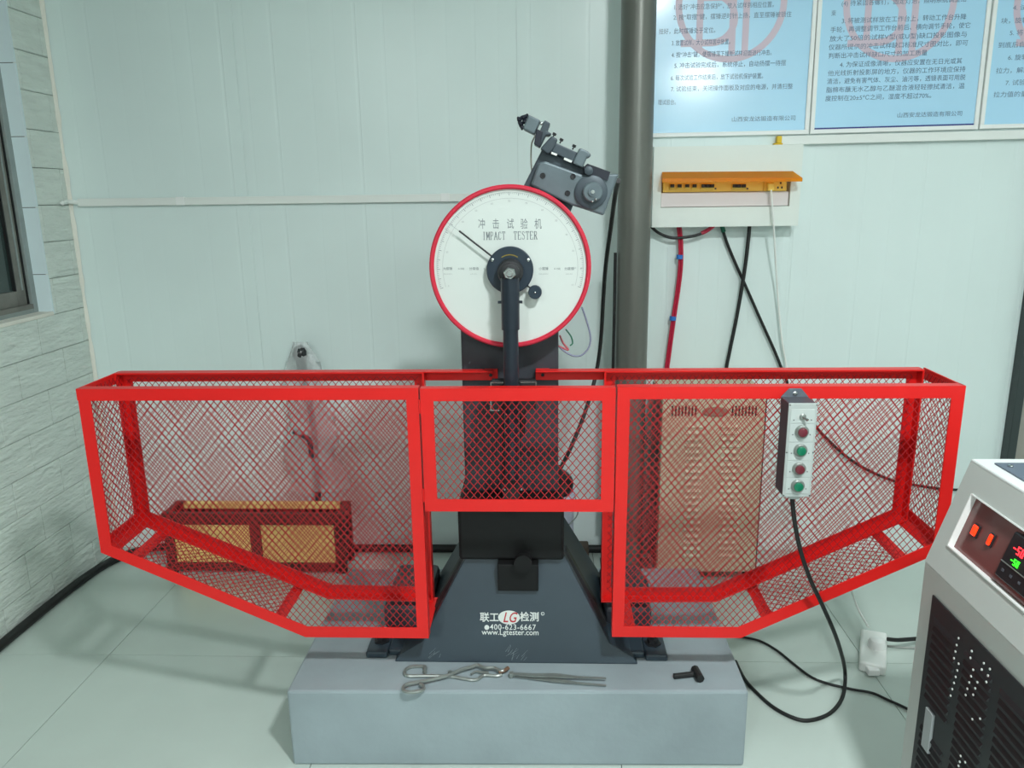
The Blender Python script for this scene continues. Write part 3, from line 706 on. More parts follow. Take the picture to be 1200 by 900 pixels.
# ================================================================== TOOLS ON THE PLINTH
ZP = PZ+.0006
pt = lambda x, y, z=0: atZ(x, y, ZP+z)
def zt_(zx, zy, h=.004): return pt(460+zx/4.615, 760+zy/4.615, h)
tg = thing('crucible_tongs', pt(530, 795), 'long steel crucible tongs with looped handles, left on plinth', 'tongs')
MB().tube([zt_(170, 128), zt_(178, 105), zt_(165, 97), zt_(110, 98), zt_(75, 112), zt_(66, 132), zt_(85, 148), zt_(180, 148), zt_(300, 150), zt_(380, 162), zt_(430, 170), zt_(460, 166), zt_(495, 145), zt_(560, 148), zt_(590, 142)], .0054, 8).build('tong_arm', M_zinc, tg, smooth=True)
MB().tube([zt_(170, 100), zt_(178, 130), zt_(170, 140)], .005, 8).build('handle_loop', M_zinc, tg, smooth=True)
MB().tube([zt_(150, 192, .012), zt_(168, 205, .012), zt_(160, 225, .012), zt_(100, 236, .012), zt_(62, 228, .012), zt_(62, 205, .012), zt_(100, 188, .012), zt_(200, 170, .012), zt_(300, 145, .012), zt_(370, 115, .012), zt_(430, 98, .012), zt_(460, 90, .012), zt_(500, 105, .012), zt_(550, 105, .012), zt_(590, 122, .012), zt_(622, 103, .012)], .0054, 8).build('tong_arm', M_zinc, tg, smooth=True)
c = zt_(312, 142, .008); MB().cyl(c+Vector((0, 0, -.006)), c+Vector((0, 0, .011)), .0075, n=14).build('rivet', M_zinc, tg, smooth=True)
MB().tube([zt_(575, 130, .009), zt_(605, 118, .012), zt_(628, 104, .014)], .0055, 8).build('tong_jaw', mat('rusty_jaw', (110, 84, 66), .6), tg, smooth=True)
MB().tube([zt_(425, 140, .006), zt_(450, 125, .006), zt_(480, 128, .006), zt_(520, 130, .006)], .0035, 8).build('tong_jaw', M_zinc, tg, smooth=True)
tw = thing('tweezers', pt(660, 796), 'long flat steel tweezers lying open on the plinth', 'tweezers')
def strip(pts, w, h, mm, par, nm):
    P = [zt_(x, y, h) for x, y in pts]; q = MB()
    for a, c, wa, wc in zip(P[:-1], P[1:], w[:-1], w[1:]):
        d = (c-a); s = Vector((-d.y, d.x, 0)).normalized(); up = Vector((0, 0, .0015))
        q.hexa([a+s*wa-up, a-s*wa-up, a-s*wa+up, a+s*wa+up], [c+s*wc-up, c-s*wc-up, c-s*wc+up, c+s*wc+up])
    q.build(nm, mm, par)
strip([(638, 137), (760, 145), (880, 145), (1000, 155), (1155, 161)], [.006, .0075, .009, .004, .0025], .012, M_zinc, tw, 'tweezer_arm')
strip([(638, 143), (760, 158), (880, 172), (1000, 187), (1155, 200)], [.006, .0075, .009, .004, .0025], .005, M_zinc, tw, 'tweezer_arm')
c = zt_(642, 140, .009); MB().box(c.x-.006, c.x+.006, c.y-.008, c.y+.008, ZP, ZP+.016).build('tweezer_joint', M_zinc, tw, bevel=.002)
hm = thing('hex_key_tool', pt(806, 791), 'small black hammer-shaped tool lying on the right of plinth', 'tool')
MB().tube([pt(789.5, 792.5, .008), pt(816, 789.5, .008)], .0085, 8).build('handle', M_rub, hm, bevel=.001)
a, c = pt(814, 783.5, .012), pt(821, 796, .012)
MB().tube([a, c], .0125, 8).build('head', M_rub, hm, bevel=.0015)

# ================================================================== STEEL COLUMN
PY = 3.22; pxl, pxr = atY(721, 400, PY), atY(758.5, 400, PY)
PCX = (pxl.x+pxr.x)/2; PR = (pxr.x-pxl.x)/2
pole = thing('steel_column', (PCX, PY, 0), 'round dark grey steel column standing before the back wall', 'column')
MB().cyl((PCX, PY, .012), (PCX, PY, CEIL-.002), PR, n=48).build('shaft', M_pole, pole, smooth=True)
MB().box(PCX-.11, PCX+.11, PY-.11, PY+.11, .0005, .012).build('base_plate', M_pole, pole, bevel=.002)

# ================================================================== POSTERS
YPo = BW-.004
posters = [  # px: (bottom-left), (bottom-right), (right x at y=0), left x at y=0
    ((757.5, 161.5), (946.5, 157.3), 952.2, 'bluish instruction poster in white frame beside the steel column'),
    ((948.2, 157.2), (1144.2, 151.6), 1157, 'bluish instruction poster in white frame, middle of the three'),
    ((1146.2, 151.4), (1352, 146), 1372, 'bluish instruction poster in white frame, rightmost and cut by the edge')]
T1 = ['　　1. 选好“冲击应急保护”，放入试样到相应位置。', '　　2. 按“取摆”键，摆锤逆时针上扬，直至摆锤被锁住', '挂好，此时摆锤处于定位。', '　　3. 放置试样，大小试样居中放置。', '　　4. 按“冲击”键，使摆锤落下撞断试样迎面进行冲击。', '　　5. 冲击试验完成后，系统停止，自动扬摆一待摆', '　　6. 每次试验工作结束后，放下试验机保护装置。', '　　7. 试验结束，关闭操作面板及对应的电源，并清扫整', '理试验台。']
T2 = ['　　(4) 待紧固各螺钉，固定灯泡，照明系统调整结', '束', '　　3. 将被测试样放在工作台上，转动工作台升降', '手轮，再调整调节工作台前后、横向调节手轮，使它', '放大了50倍的试样V型(或U型)缺口投影图像与', '仪器所提供的冲击试样缺口标准尺寸图对比，即可', '判断出冲击试样缺口尺寸的加工质量', '　　4. 为保证成像清晰，仪器应安置在无日光或其', '他光线折射投影屏的地方，仪器的工作环境应保持', '清洁，避免有害气体、灰尘、油污等，透镜表面可用脱', '脂棉布蘸无水乙醇与乙醚混合液轻轻擦拭清洁，温', '度控制在20±5℃之间，湿度不超过70%。']
T3 = ['　　4. 试样夹紧', '块，旋转手轮', '　　5. 将', '到底后自动', '　　6. 旋转', '拉力，解除', '　　7. 试验', '拉力值的量']
SIGN = '山西安龙达锻造有限公司'
L1 = [(789, 9, 132), (789, 21, 150), (772, 37.5, 70), (787, 51, 75), (787, 65, 130), (790, 77.5, 135), (786, 92, 115), (786, 105, 147), (771, 120.5, 24)]
L2 = [(986, 4.5, 152), (974, 16, 6), (986, 25, 151), (973, 35.5, 164), (972, 46, 164), (971, 56, 163), (970.5, 66, 116), (984, 76.3, 148), (970, 86.5, 161), (969, 96, 162), (968, 106, 162), (967, 116, 128)]
L3_ = [(1187, 9.5, 60), (1173, 25, 60), (1183, 39, 40), (1169.5, 53.5, 60), (1181, 68, 40), (1167, 83.5, 60), (1178, 97.5, 40), (1164, 111.5, 60)]
for i, (bl_, br_, xr, lab) in enumerate(posters):
    a, c = atY(*bl_, YPo), atY(*br_, YPo); ux = (c-a).normalized(); uz = Vector((-ux.z, 0, ux.x)); w = (c-a).length; h = 1.02
    t = thing('framed_poster', a+ux*w/2, lab, 'poster', 'framed instruction posters')
    def bar(u0, u1, v0, v1, d0, d1, nm, mm, par, bev=.0015):
        l0 = [a+ux*u+uz*v+Vector((0, d0, 0)) for u, v in ((u0, v0), (u1, v0), (u1, v1), (u0, v1))]; l1 = [p+Vector((0, d1-d0, 0)) for p in l0]
        return MB().hexa(l0, l1).build(nm, mm, par, bevel=bev, seg=1)
    fw = .017
    bar(0, w, 0, fw, -.012, .003, 'frame_rail', M_white2, t); bar(0, w, h-fw, h, -.012, .003, 'frame_rail', M_white2, t)
    bar(0, fw, fw, h-fw, -.012, .003, 'frame_rail', M_white2, t); bar(w-fw, w, fw, h-fw, -.012, .003, 'frame_rail', M_white2, t)
    sheet = bar(fw, w-fw, fw, h-fw, -.006, .002, 'sheet', M_bluep, t, 0)
    if i == 1: bar(fw, w-fw, fw, fw+.006, -.0075, -.006, 'sheet_edge', M_pnavy, sheet, 0)
    yt = YPo-.0068
    def pl(x, y): return atY(x, y, yt)
    for body, (x, y, wpx) in zip((T1, T2, T3)[i], (L1, L2, L3_)[i]):
        s = body.strip('　'); units = sum(1 if ord(ch) > 0x2000 else .55 for ch in s)
        ww = (pl(x+wpx, y)-pl(x, y)).length; sz = .0235
        if i == 2: ww = units*sz*1.15
        text('text_line', s, pl(x, y), ux, uz, sz, M_ptext, sheet, align='LEFT', sx=ww/(units*sz))
    if i < 2:
        x, y = ((857, 140.3), (1051, 135.5))[i]
        text('text_line', SIGN, pl(x, y), ux, uz, .0215, M_ptext, sheet, align='LEFT', sx=1.12)
    # emblem: ring with two inner sweeps
    ec = pl((857, 1055, 1256)[i], (4, 3, 2)[i]) + Vector((0, .0006, 0)); q = MB()
    def arc(r0, r1, a0, a1, cx=0, cz=0):
        K = max(6, int(abs(a1-a0)/7))
        for k in range(K):
            t0, t1 = radians(a0+(a1-a0)*k/K), radians(a0+(a1-a0)*(k+1)/K)
            q.add([ec+ux*(cx+r*cos(tt))+uz*(cz+r*sin(tt)) for r, tt in ((r0, t0), (r0, t1), (r1, t1), (r1, t0))], [(0, 1, 2, 3)])
    PXM = 1/265
    def step(k): global ec; ec = ec - Vector((0, .00006, 0))
    arc(59*PXM, 52*PXM, 0, 360); step(1)
    arc(27*PXM, 20*PXM, -90, 75, -19*PXM, -15*PXM); step(1)
    for u0_, u1_, v0_, v1_ in ((-1, 6, -51, 40), (13, 20, -54, 54), (-36, -1, 3, 9), (-36, -29, -44, 9), (-52, -19, -42, -35)):
        q.add([ec+ux*u*PXM+uz*v*PXM for u, v in ((u0_, v0_), (u1_, v0_), (u1_, v1_), (u0_, v1_))], [(0, 1, 2, 3)]); step(1)
    q.build('emblem', M_plogo, sheet)

# ================================================================== TRUNKING
a, c = atY(70, 237.5, BW-.01), atY(545, 231, BW-.01)
tr = thing('cable_trunking', ((a.x+c.x)/2, BW, a.z), 'narrow white cable trunking across the back wall left of dial', 'trunking')
zc = (a.z+c.z)/2; hz = .0165
def slab(A, Bq, h, y0, y1, nm, mm, par, bev=.002):
    l0 = [(A.x, y0, A.z-h), (Bq.x, y0, Bq.z-h), (Bq.x, y0, Bq.z+h), (A.x, y0, A.z+h)]; l1 = [(x, y1, z) for x, _, z in l0]
    return MB().hexa(l0, l1).build(nm, mm, par, bevel=bev)
A1 = atY(92, 237.5, BW-.01); E1 = atY(545, 231.5, BW-.01); E2 = atY(700, 229.5, BW-.01)
slab(A1, E1, hz, BW-.018, BW-.0024, 'trunking_length', M_white, tr)
slab(E1, E2, hz, BW-.018, BW-.0024, 'trunking_length', M_white, tr)
for x, y in ((211, 235.6), (521.5, 231.4)):
    c = atY(x, y, BW-.018); MB().box(c.x-.018, c.x+.018, BW-.0205, BW-.0024, c.z-hz-.001, c.z+hz+.001).build('joint_cover', M_white2, tr, bevel=.001)
MB().tube([A1, atY(80, 236.5, BW-.03), atX(73, 238, LW+.018)], .009, 8).build('trunking_end', M_white, tr, smooth=True)
a, c = atY(915, 164.8, BW-.012), atY(1290, 155.5, BW-.012)
tr2 = thing('cable_trunking', ((a.x+c.x)/2, BW, a.z), 'white cable trunking running under the framed posters', 'trunking')
slab(a, c, .0175, BW-.024, BW-.0024, 'trunking_length', M_white, tr2)
cap = atY(911, 165.5, BW-.013)
MB().box(cap.x-.017, cap.x+.019, BW-.03, BW-.003, cap.z-.016, cap.z-.008).box(cap.x-.006, cap.x+.014, BW-.03, BW-.003, cap.z-.008, cap.z+.02).build('end_cap', M_yel, tr2, bevel=.003)

# ================================================================== BREAKER BOX
YX = BW-.095
def bx(x, y, Y=YX): return atY(x, y, Y)
tl, br = bx(766.5, 172), bx(935, 264.5)
x0, x1, z1, z0 = tl.x, br.x, tl.z, br.z
bk = thing('breaker_box', ((x0+x1)/2, BW, z0), 'pale wall breaker box with raised amber lid', 'breaker box')
ox0, ox1 = bx(775, 220).x, bx(926.5, 220).x; oz1, oz0 = bx(850, 203).z, bx(850, 242.5).z
# case built around the opening
cs = MB()
cs.box(x0, ox0, YX, BW-.0024, z0, z1).box(ox1, x1, YX, BW-.0024, z0, z1).box(ox0, ox1, YX, BW-.0024, oz1, z1).box(ox0, ox1, YX, BW-.0024, z0, oz0)
cs.box(ox0, ox1, YX+.05, BW-.0024, oz0, oz1)
cs.build('case', mat('pale_grey_plastic_case', (226, 234, 228), .35), bk)
MB().box(ox0+.002, ox1-.002, YX+.012, YX+.05, oz0+.002, bx(850, 225, YX+.012).z).build('inner_cover', mat('pinkish_white_cover', (222, 216, 216), .4), bk, bevel=.002)
zA, zB = bx(850, 224.5, YX+.012).z, bx(850, 210, YX+.012).z
sp = MB().box(ox0+.01, ox1-.012, YX+.016, YX+.05, zA, zB+.008).build('breaker_strip', M_creamLit, bk, bevel=.001)
for x in (787.5, 796, 805, 813.5, 824, 829, 834, 860.5, 865.5, 871):
    c = bx(x, 218.5, YX+.012)
    tgl = MB().box(c.x-.011, c.x+.011, YX+.008, YX+.016, c.z-.012, c.z+.010).build('breaker', M_creamLit, bk, bevel=.001)
    MB().box(c.x-.008, c.x+.008, YX-.002, YX+.010, c.z-.004, c.z+.009).build('toggle', M_blk, tgl, bevel=.0015)
for x in (838.5, 876):
    c = bx(x, 221, YX+.012); MB().box(c.x-.003, c.x+.003, YX+.010, YX+.016, c.z-.003, c.z+.003).build('test_button', M_blk, bk)
c = bx(908, 217.5, YX+.01)
so = MB().box(c.x-.045, c.x+.045, YX+.006, YX+.018, c.z-.022, c.z+.02).build('socket', M_creamLit, bk, bevel=.002)
for u, v in ((.028, -.008), (.012, -.008), (.022, .010)): MB().box(c.x+u-.003, c.x+u+.003, YX+.0045, YX+.007, c.z+v-.004, c.z+v+.004).build('socket_hole', M_blk, so)
# lid: hinged at the top of the opening, propped outward and slightly down
la, lb = bx(776, 201.5, YX), bx(929, 200.5, YX)
YL = YX-.075
fa, fb = atY(776, 209.5, YL), atY(940.5, 208.5, YL)
q = MB().hexa([(la.x, YX, la.z), (lb.x, YX, lb.z), (fb.x, YL, fb.z), (fa.x, YL, fa.z)], [(la.x, YX, la.z-.004), (lb.x, YX, lb.z-.004), (fb.x, YL, fb.z-.004), (fa.x, YL, fa.z-.004)])
q.hexa([(fa.x, YL, fa.z), (fb.x, YL, fb.z), (fb.x, YL+.003, fb.z), (fa.x, YL+.003, fa.z)], [(fa.x, YL-.001, fa.z-.014), (fb.x, YL-.001, fb.z-.014), (fb.x, YL+.002, fb.z-.014), (fa.x, YL+.002, fa.z-.014)])
q.build('lid', M_amber, bk)
# plug and white cord
pg = bx(903, 219, YX-.008)
plug = thing('white_plug_cord', (pg.x, pg.y, pg.z), 'thin white power cord hanging from breaker box socket to the floor', 'power cord')
MB().box(pg.x-.014, pg.x+.014, YX-.022, YX+.004, pg.z-.016, pg.z+.016).build('plug', M_creamLit, plug, bevel=.005)
MB().tube([pg+Vector((0, -.01, -.012)), bx(904.5, 235, YX-.03), bx(907, 270, YX-.02), bx(911, 340, BW-.04), bx(916, 395, BW-.03), bx(921, 425, BW-.03), atY(925, 447, 3.36), atY(942, 545, 3.15), atY(962, 615, 2.98), atY(990, 672, 2.82), fl(1005, 712, .05), fl(1018, 735, .045)], .0042, 8).build('cord', M_white, plug, smooth=True)
# cables below the box
r1 = thing('red_cable_bundle', bx(795, 267, BW-.03), 'bundle of red cables with blue ties below the breaker box', 'cable bundle')
zz0 = z0+.004
base = [(795.5, 264), (797.5, 285), (797.5, 310), (795, 335), (791, 362), (787, 390), (783, 420), (781, 440), (779, 500)]
for k, (dx_, dy_) in enumerate(((-.005, 0), (.005, -.004), (0, .008))):
    MB().tube([bx(x, y, BW-.032)+Vector((dx_, dy_, .002 if j else 0)) for j, (x, y) in enumerate(base)], .0058, 8).build('red_cable', M_red_c, r1, smooth=True)
for x, y in ((796.5, 301), (788.5, 373)):
    c = bx(x, y, BW-.033); MB().cyl(c+Vector((0, 0, -.009)), c+Vector((0, 0, .009)), .0145, n=14).build('cable_tie', M_blue_t, r1, smooth=True)
YC = BW-.02
cA = thing('black_cable', bx(845, 266, YC), 'black cable slanting right from breaker box along the back wall', 'cable')
MB().tube([bx(x, y, YC) for x, y in ((845, 263), (852, 285), (862, 309), (875, 338), (890, 372), (908, 412), (922, 446), (940, 478), (965, 510), (1000, 541), (1040, 561), (1075, 569), (1120, 574), (1180, 572))], .0065, 8).build('cable_run', M_rub, cA, smooth=True)
c = bx(846.5, 268, YC); MB().cyl(c+Vector((-.002, 0, .012)), c+Vector((.006, 0, -.014)), .0095, n=12).build('tape_band', M_green_t, cA, smooth=True)
cable('black_cable', [bx(x, y, BW-.04) for x, y in ((878.5, 262), (877, 280), (873.5, 310), (868.5, 342), (862, 378), (855, 412), (850, 440))] + [Vector((bx(846, 470, BW-.03).x, BW-.025, .6)), Vector((bx(846, 470, BW-.03).x, BW-.025, .2))], .0082, M_rub, 'thick black cable dropping from breaker box behind the beige cabinet')
lp = thing('black_cable', bx(800, 280, BW-.04), 'short black cable drooping under breaker box with red taped end', 'cable')
MB().tube([bx(x, y, BW-.045) for x, y in ((755, 259), (763, 265.5), (772, 273), (786, 278.5), (800, 278.5), (815, 276), (826, 272))], .0062, 8).build('cable_run', M_rub, lp, smooth=True)
MB().tube([bx(x, y, BW-.045) for x, y in ((822, 273.5), (828, 270.5), (834, 266.5), (838, 263))], .0085, 8).build('red_tape', M_red_c, lp, smooth=True)
cable('black_cable', [zpt(862, 600, 2.33), atY(721, 228, 2.45), atY(716, 265, 2.6), atY(710, 310, 2.75), atY(707, 350, 2.85), atY(704, 400, 2.9), atY(698, 440, 2.9), atY(686, 482, 2.8), atY(670, 522, 2.7), atY(656, 550, 2.6), atY(640, 575, 2.556)], .0075, M_rub, 'black cable hanging from the release motor down behind the tester column')
cable('black_cable', [Vector((PCX-PR-.008, PY-.02, 1.42)), Vector((PCX-PR-.008, PY-.02, 1.2)), Vector((PCX-PR-.009, PY-.02, .9)), Vector((PCX-PR-.008, PY-.02, .3))], .0065, M_rub, 'straight black tube running down the left side of the steel column')  # dark line beside the column, built as a thin tube
# black hose along the floor edge
cable('black_hose', [Vector((LW+.026, -.5, .0195)), Vector((LW+.027, 1.4, .0195)), Vector((LW+.026, 2.4, .0195)), Vector((LW+.027, 2.9, .0195)), Vector((LW+.06, 3.22, .0195)), Vector((LW+.16, 3.37, .0195)), Vector((LW+.35, 3.405, .0195)), Vector((-.9, 3.40, .0195)), Vector((0, 3.405, .0195)), Vector((.25, 3.405, .0195)), Vector((.44, 3.41, .0195))], .0185, M_rub, 'fat black hose lying along the foot of the tiled wall', cat='hose', n=14)

# ================================================================== BEIGE CABINET
YK = 3.12
kx0, kx1 = atY(775.5, 480, YK).x, atY(899, 480, YK).x
kz1 = atY(776, 462, YK).z
kb = thing('beige_cabinet', ((kx0+kx1)/2, (YK+3.4)/2, 0), 'beige steel cabinet with louvre slots behind the right cage', 'cabinet')
MB().box(kx0, kx1, YK+.016, 3.39, .045, kz1).build('case', M_beige, kb, bevel=.006)
MB().box(kx0-.0025, kx0-.0003, YK+.02, 3.385, .05, kz1-.01).build('side_panel', M_beigeShade, kb)  # thin dark sheet carrying the painted shade of the cabinet side
door = MB().box(kx0+.002, kx1-.006, YK, YK+.015, .05, kz1-.004).build('door', M_beige, kb, bevel=.004)
MB().box(kx1-.005, kx1-.001, YK+.004, YK+.016, .05, kz1-.004).build('door_gap', M_rub, kb)
def kp(x, y): return atY(x, y, YK)
for i in range(22):
    y = 499.5+i*7.55
    for xa_, xb_ in ((803, 824.5), (844, 869)):
        k = (y-499)/160; a, c = kp(xa_-1.5*k*2, y), kp(xb_-2.5*k*2, y)
        if y > 655: continue
        MB().add([(a.x, YK, a.z+.007), (c.x, YK, a.z+.007), (c.x, YK, a.z-.004), (a.x, YK, a.z-.004), (a.x+.004, YK-.009, a.z-.003), (c.x-.004, YK-.009, a.z-.003)], [(0, 1, 5, 4), (2, 3, 4, 5), (0, 4, 3), (1, 2, 5)]).build('louvre', M_beige, door)
for x0_, n_ in ((788, 8), (858.5, 8)):
    for i in range(n_):
        c = kp(x0_+i*3.9, 481.5); MB().box(c.x-.0032, c.x+.0032, YK-.001, YK+.004, c.z-.022, c.z+.022).build('vent_slot', M_rub, door)
c = kp(838.5, 482.5); q = MB(); K = 28
MB().add([(c.x+.058*cos(2*pi*i/K)*(1 if abs(cos(2*pi*i/K)) < .8 else .95), YK-.001-(.006 if s else 0), c.z+(.017 if s else .021)*sin(2*pi*i/K)) for s in (0, 1) for i in range(K)], [tuple(range(K, 2*K))] + [(i, (i+1) % K, K+(i+1) % K, K+i) for i in range(K)]).build('door_handle', mat('dull_red_handle', (150, 120, 104), .4), door)
for x in (kx0+.03, kx1-.03):
    for y in (YK+.05, 3.36): MB().cyl((x, y, .0005), (x, y, .046), .018, n=12).build('foot', M_rub, kb)
c = atY(835, 444.5, 3.25); MB().box(c.x-.05, c.x+.03, 3.22, 3.26, kz1, kz1+.002).build('top_label', mat('dark_label', (60, 56, 48), .5), kb)

# ================================================================== WOODEN CRATE
CY = atZ(300, 672, 0).y
cx0, cx1 = atY(193, 640, CY).x, atY(404, 640, CY).x; cz1_ = atY(300, 602, CY).z; CB = min(3.33, atZ(300, 579, cz1_).y)
cr_ = thing('wooden_crate', ((cx0+cx1)/2, (CY+CB)/2, 0), 'open red-brown wooden crate with two yellow plywood panels behind left cage', 'crate')
pw = .045; zb0 = .0006
for x in (cx0, cx1-pw):
    for y in (CY, CB-.03): MB().box(x, x+pw, y, y+.03, zb0, cz1_).build('post', M_wood, cr_, bevel=.002)
mx = atY(300, 640, CY).x
MB().box(mx-.024, mx+.024, CY, CY+.02, .05, cz1_-.05).build('post', M_wood, cr_, bevel=.002)
MB().box(cx0+pw, cx1-pw, CY, CY+.026, cz1_-.055, cz1_-.001).build('rail', M_wood, cr_, bevel=.002)
MB().box(cx0+pw, cx1-pw, CY, CY+.026, .012, .05).build('rail', M_wood, cr_, bevel=.002)
MB().box(cx0+pw, cx1-pw, CB-.03, CB, cz1_-.03, cz1_-.002).build('rail', M_ply, cr_, bevel=.002)
for a, c in ((cx0+pw, mx-.024), (mx+.024, cx1-pw)):
    MB().box(a, c, CY+.012, CY+.02, .05, cz1_-.055).build('panel', M_ply, cr_)
for x in (cx0+.01, cx1-.022):
    MB().box(x, x+.012, CY+.03, CB-.03, .05, cz1_-.055).build('side_panel', M_wood, cr_)
    MB().box(x-.008, x+.016, CY+.03, CB-.03, cz1_-.055, cz1_-.002).build('rail', M_wood, cr_, bevel=.002)
MB().box(cx0+.022, cx1-.022, CY+.026, CB-.004, .012, .024).build('floor_board', M_wood, cr_)
MB().box(cx0+pw, cx1-pw, CB-.014, CB-.004, .024, cz1_-.031).build('panel', M_wood, cr_)

# ================================================================== FILM-WRAPPED STAND
SY = 3.375
hd = atY(352, 415, SY); gx = hd.x
st = thing('wrapped_stand', (gx, SY, 0), 'dark stand wrapped in clear plastic film behind the left cage', 'stand')
MB().cyl((gx+.02, SY+.02, .05), (gx+.03, SY+.02, .6), .014, n=14).cyl((gx+.03, SY+.02, .6), (gx, SY+.01, hd.z-.03), .014, .012, n=14).build('pole', M_steelD, st, smooth=True)
MB().lathe((gx+.02, SY+.0, .045), (0, 0, 1), [(.03, 0), (.03, .012), (.016, .02)], 24).build('base', M_steelD, st, smooth=True)
MB().ball(hd, .036, (1, 1, 1.15), 16).cyl(hd+Vector((0, 0, -.02)), hd+Vector((.004, 0, -.075)), .024, .02, 16).build('head', mat('black_gloss_knob', (44, 46, 48), .2), st, smooth=True)
a, c = atY(344, 505, SY-.03), atY(376, 560, SY-.03)
MB().tube([a, atY(362, 515, SY-.03), atY(366, 535, SY-.03), c], .014, 10).build('arm', M_steelD, st, smooth=True)
random.seed(11)
q = MB(); n = 22; rows = 16; vs = []; fs = []
ztop_ = hd.z+.055
for j in range(rows+1):
    t = j/rows; z = ztop_-(ztop_-.33)*t; rx = .03+.035*min(1, t*6)+.06*t; ry = min(.05, .012+.05*min(1, t*6)+.02*t)
    for i in range(n):
        a = 2*pi*i/n; k = 1+.22*sin(a*3+j*.9)+random.uniform(-.2, .2)
        vs.append((gx+.03*t+rx*k*cos(a), SY+ry*.85*k*sin(a) if True else 0, z))
for j in range(rows): fs += [(j*n+i, j*n+(i+1) % n, (j+1)*n+(i+1) % n, (j+1)*n+i) for i in range(n)]
q.add(vs, fs).build('plastic_film', M_film, st, smooth=True)

# ================================================================== BUCKET, SMALL BOX
BYK = 3.12; bc = atY(640, 620, BYK); brd = atY(673, 600, BYK).x-bc.x
bu = thing('paint_bucket', (bc.x, BYK, 0), 'white printed bucket half hidden behind the tester column', 'bucket')
zt2 = atY(660, 574, BYK).z
bd = MB().lathe((bc.x, BYK, .0006), (0, 0, 1), [(brd*.97, 0), (brd*.98, zt2-.03), (brd*1.02, zt2-.03), (brd*1.02, zt2), (brd*.96, zt2), (brd*.96, zt2-.02)], 40).build('pail', M_bucket, bu, smooth=True)
for a, c in ((.09, .105), (.16, .17), (.20, .23)):
    f = lambda z: brd*(.97+.01*z/(zt2-.03))+.0008
    MB().lathe((bc.x, BYK, 0), (0, 0, 1), [(f(a), a), (f(c), c)], 40).build('printed_band', M_pur, bd, smooth=True)
MB().tube([(bc.x+brd, BYK-.01, zt2-.02), (bc.x+brd+.012, BYK-.05, zt2-.09), (bc.x+brd*.6, BYK-brd*.95, zt2-.13)], .003, 6).build('wire_handle', M_zinc, bu, smooth=True)
bag = MB().ball((bc.x, BYK, zt2+.028), brd*.98, (1, 1, .62), 20).build('black_bag', mat('black_plastic_bag', (40, 26, 28), .35, bump=.8, bs=18), label='dark plastic bag heaped on top of the white bucket', cat='bag', smooth=True)
c = fl(681, 645, 0)
MB().box(c.x-.035, c.x+.03, 3.30, 3.375, .0006, .075).build('small_box', M_brown, bevel=.006, label='small dark brown box on the floor by the back wall', cat='box')

# ================================================================== FLOOR SOCKET
s0 = [atZ(x, y, .04) for x, y in ((1009, 736), (1040, 741), (1039, 782), (1007, 775))]
sc_ = sum(s0, Vector())/4
sk = thing('extension_socket', (sc_.x, sc_.y, 0), 'white extension socket block lying on the floor by the tank', 'socket')
MB().hexa([(p.x, p.y, .0006) for p in s0], [(p.x, p.y, .04) for p in s0]).build('body', M_white, sk, bevel=.009, seg=3)
c = atZ(1028, 752, .06)
MB().lathe((c.x, c.y, .0385), (0, 0, 1), [(.030, 0), (.030, .02), (.024, .03), (.012, .033)], 28).build('plug_top', M_white2, sk, smooth=True)
e = atZ(1023, 786, .02); MB().box(e.x-.02, e.x+.02, e.y-.012, e.y+.02, .006, .03).build('cord_grip', M_white2, sk, bevel=.004)
pk = thing('black_power_cord', atZ(1055, 752, .03), 'short black power cord from floor socket to the grey tank', 'power cord')
MB().tube([atZ(1040, 749, .055), atZ(1052, 750, .05), atZ(1068, 749, .04), atZ(1095, 747, .02), atZ(1130, 748, .008)], .0075, 8).build('cord', M_rub, pk, smooth=True)
cable('grey_cord', [fl(1040, 757), fl(1055, 758.5), fl(1075, 759.5), fl(1110, 762)], .004, mat('pale_grey_cord', (160, 164, 160), .5), 'thin pale grey cord beside the black power cord at the tank', cat='power cord')

# ================================================================== COLD TANK
TY1, TY0 = 1.75, .80
X1, X2 = .9115, .990; ZS, ZT = .785, 1.043; XR = 1.75
tk = thing('cooling_tank', ((X1+XR)/2, (TY0+TY1)/2, 0), 'light grey cooling tank with lit red switches and black louvres', 'cooling tank')
MB().prism([(X1, .06), (XR, .06), (XR, ZS), (X1, ZS)], TY0, TY1).build('lower_case', M_tank, tk, bevel=.004)
P0 = Vector((X1, TY1, ZS)); sd = Vector((X2-X1, 0, ZT-ZS)).normalized(); sn = Vector((-sd.z, 0, sd.x))
def sp_(x, y, off=0): return atP(x, y, P0, sn)+sn*off
rec = [sp_(1139, 578), sp_(1111, 640)]
def uv(p): d = p-P0; return d.dot(sd), d.y
uA, uB = uv(rec[1])[0], uv(rec[0])[0]; yR = (uv(rec[0])[1]+uv(rec[1])[1])/2
SLn = (Vector((X2, 0, ZT))-Vector((X1, 0, ZS))).length
def S(u, y, off=0): p = P0+sd*u+sn*off; return Vector((p.x, TY1+y, p.z))
def splate(u0, u1, y0, y1, o0, o1, nm, mm, par, bev=.002):
    l = [(u0, y0), (u1, y0), (u1, y1), (u0, y1)]
    return MB().hexa([S(u, y, o0) for u, y in l], [S(u, y, o1) for u, y in l]).build(nm, mm, par, bevel=bev, seg=1)
yE = TY0-TY1
yN = max(yE+.05, yR-.62)
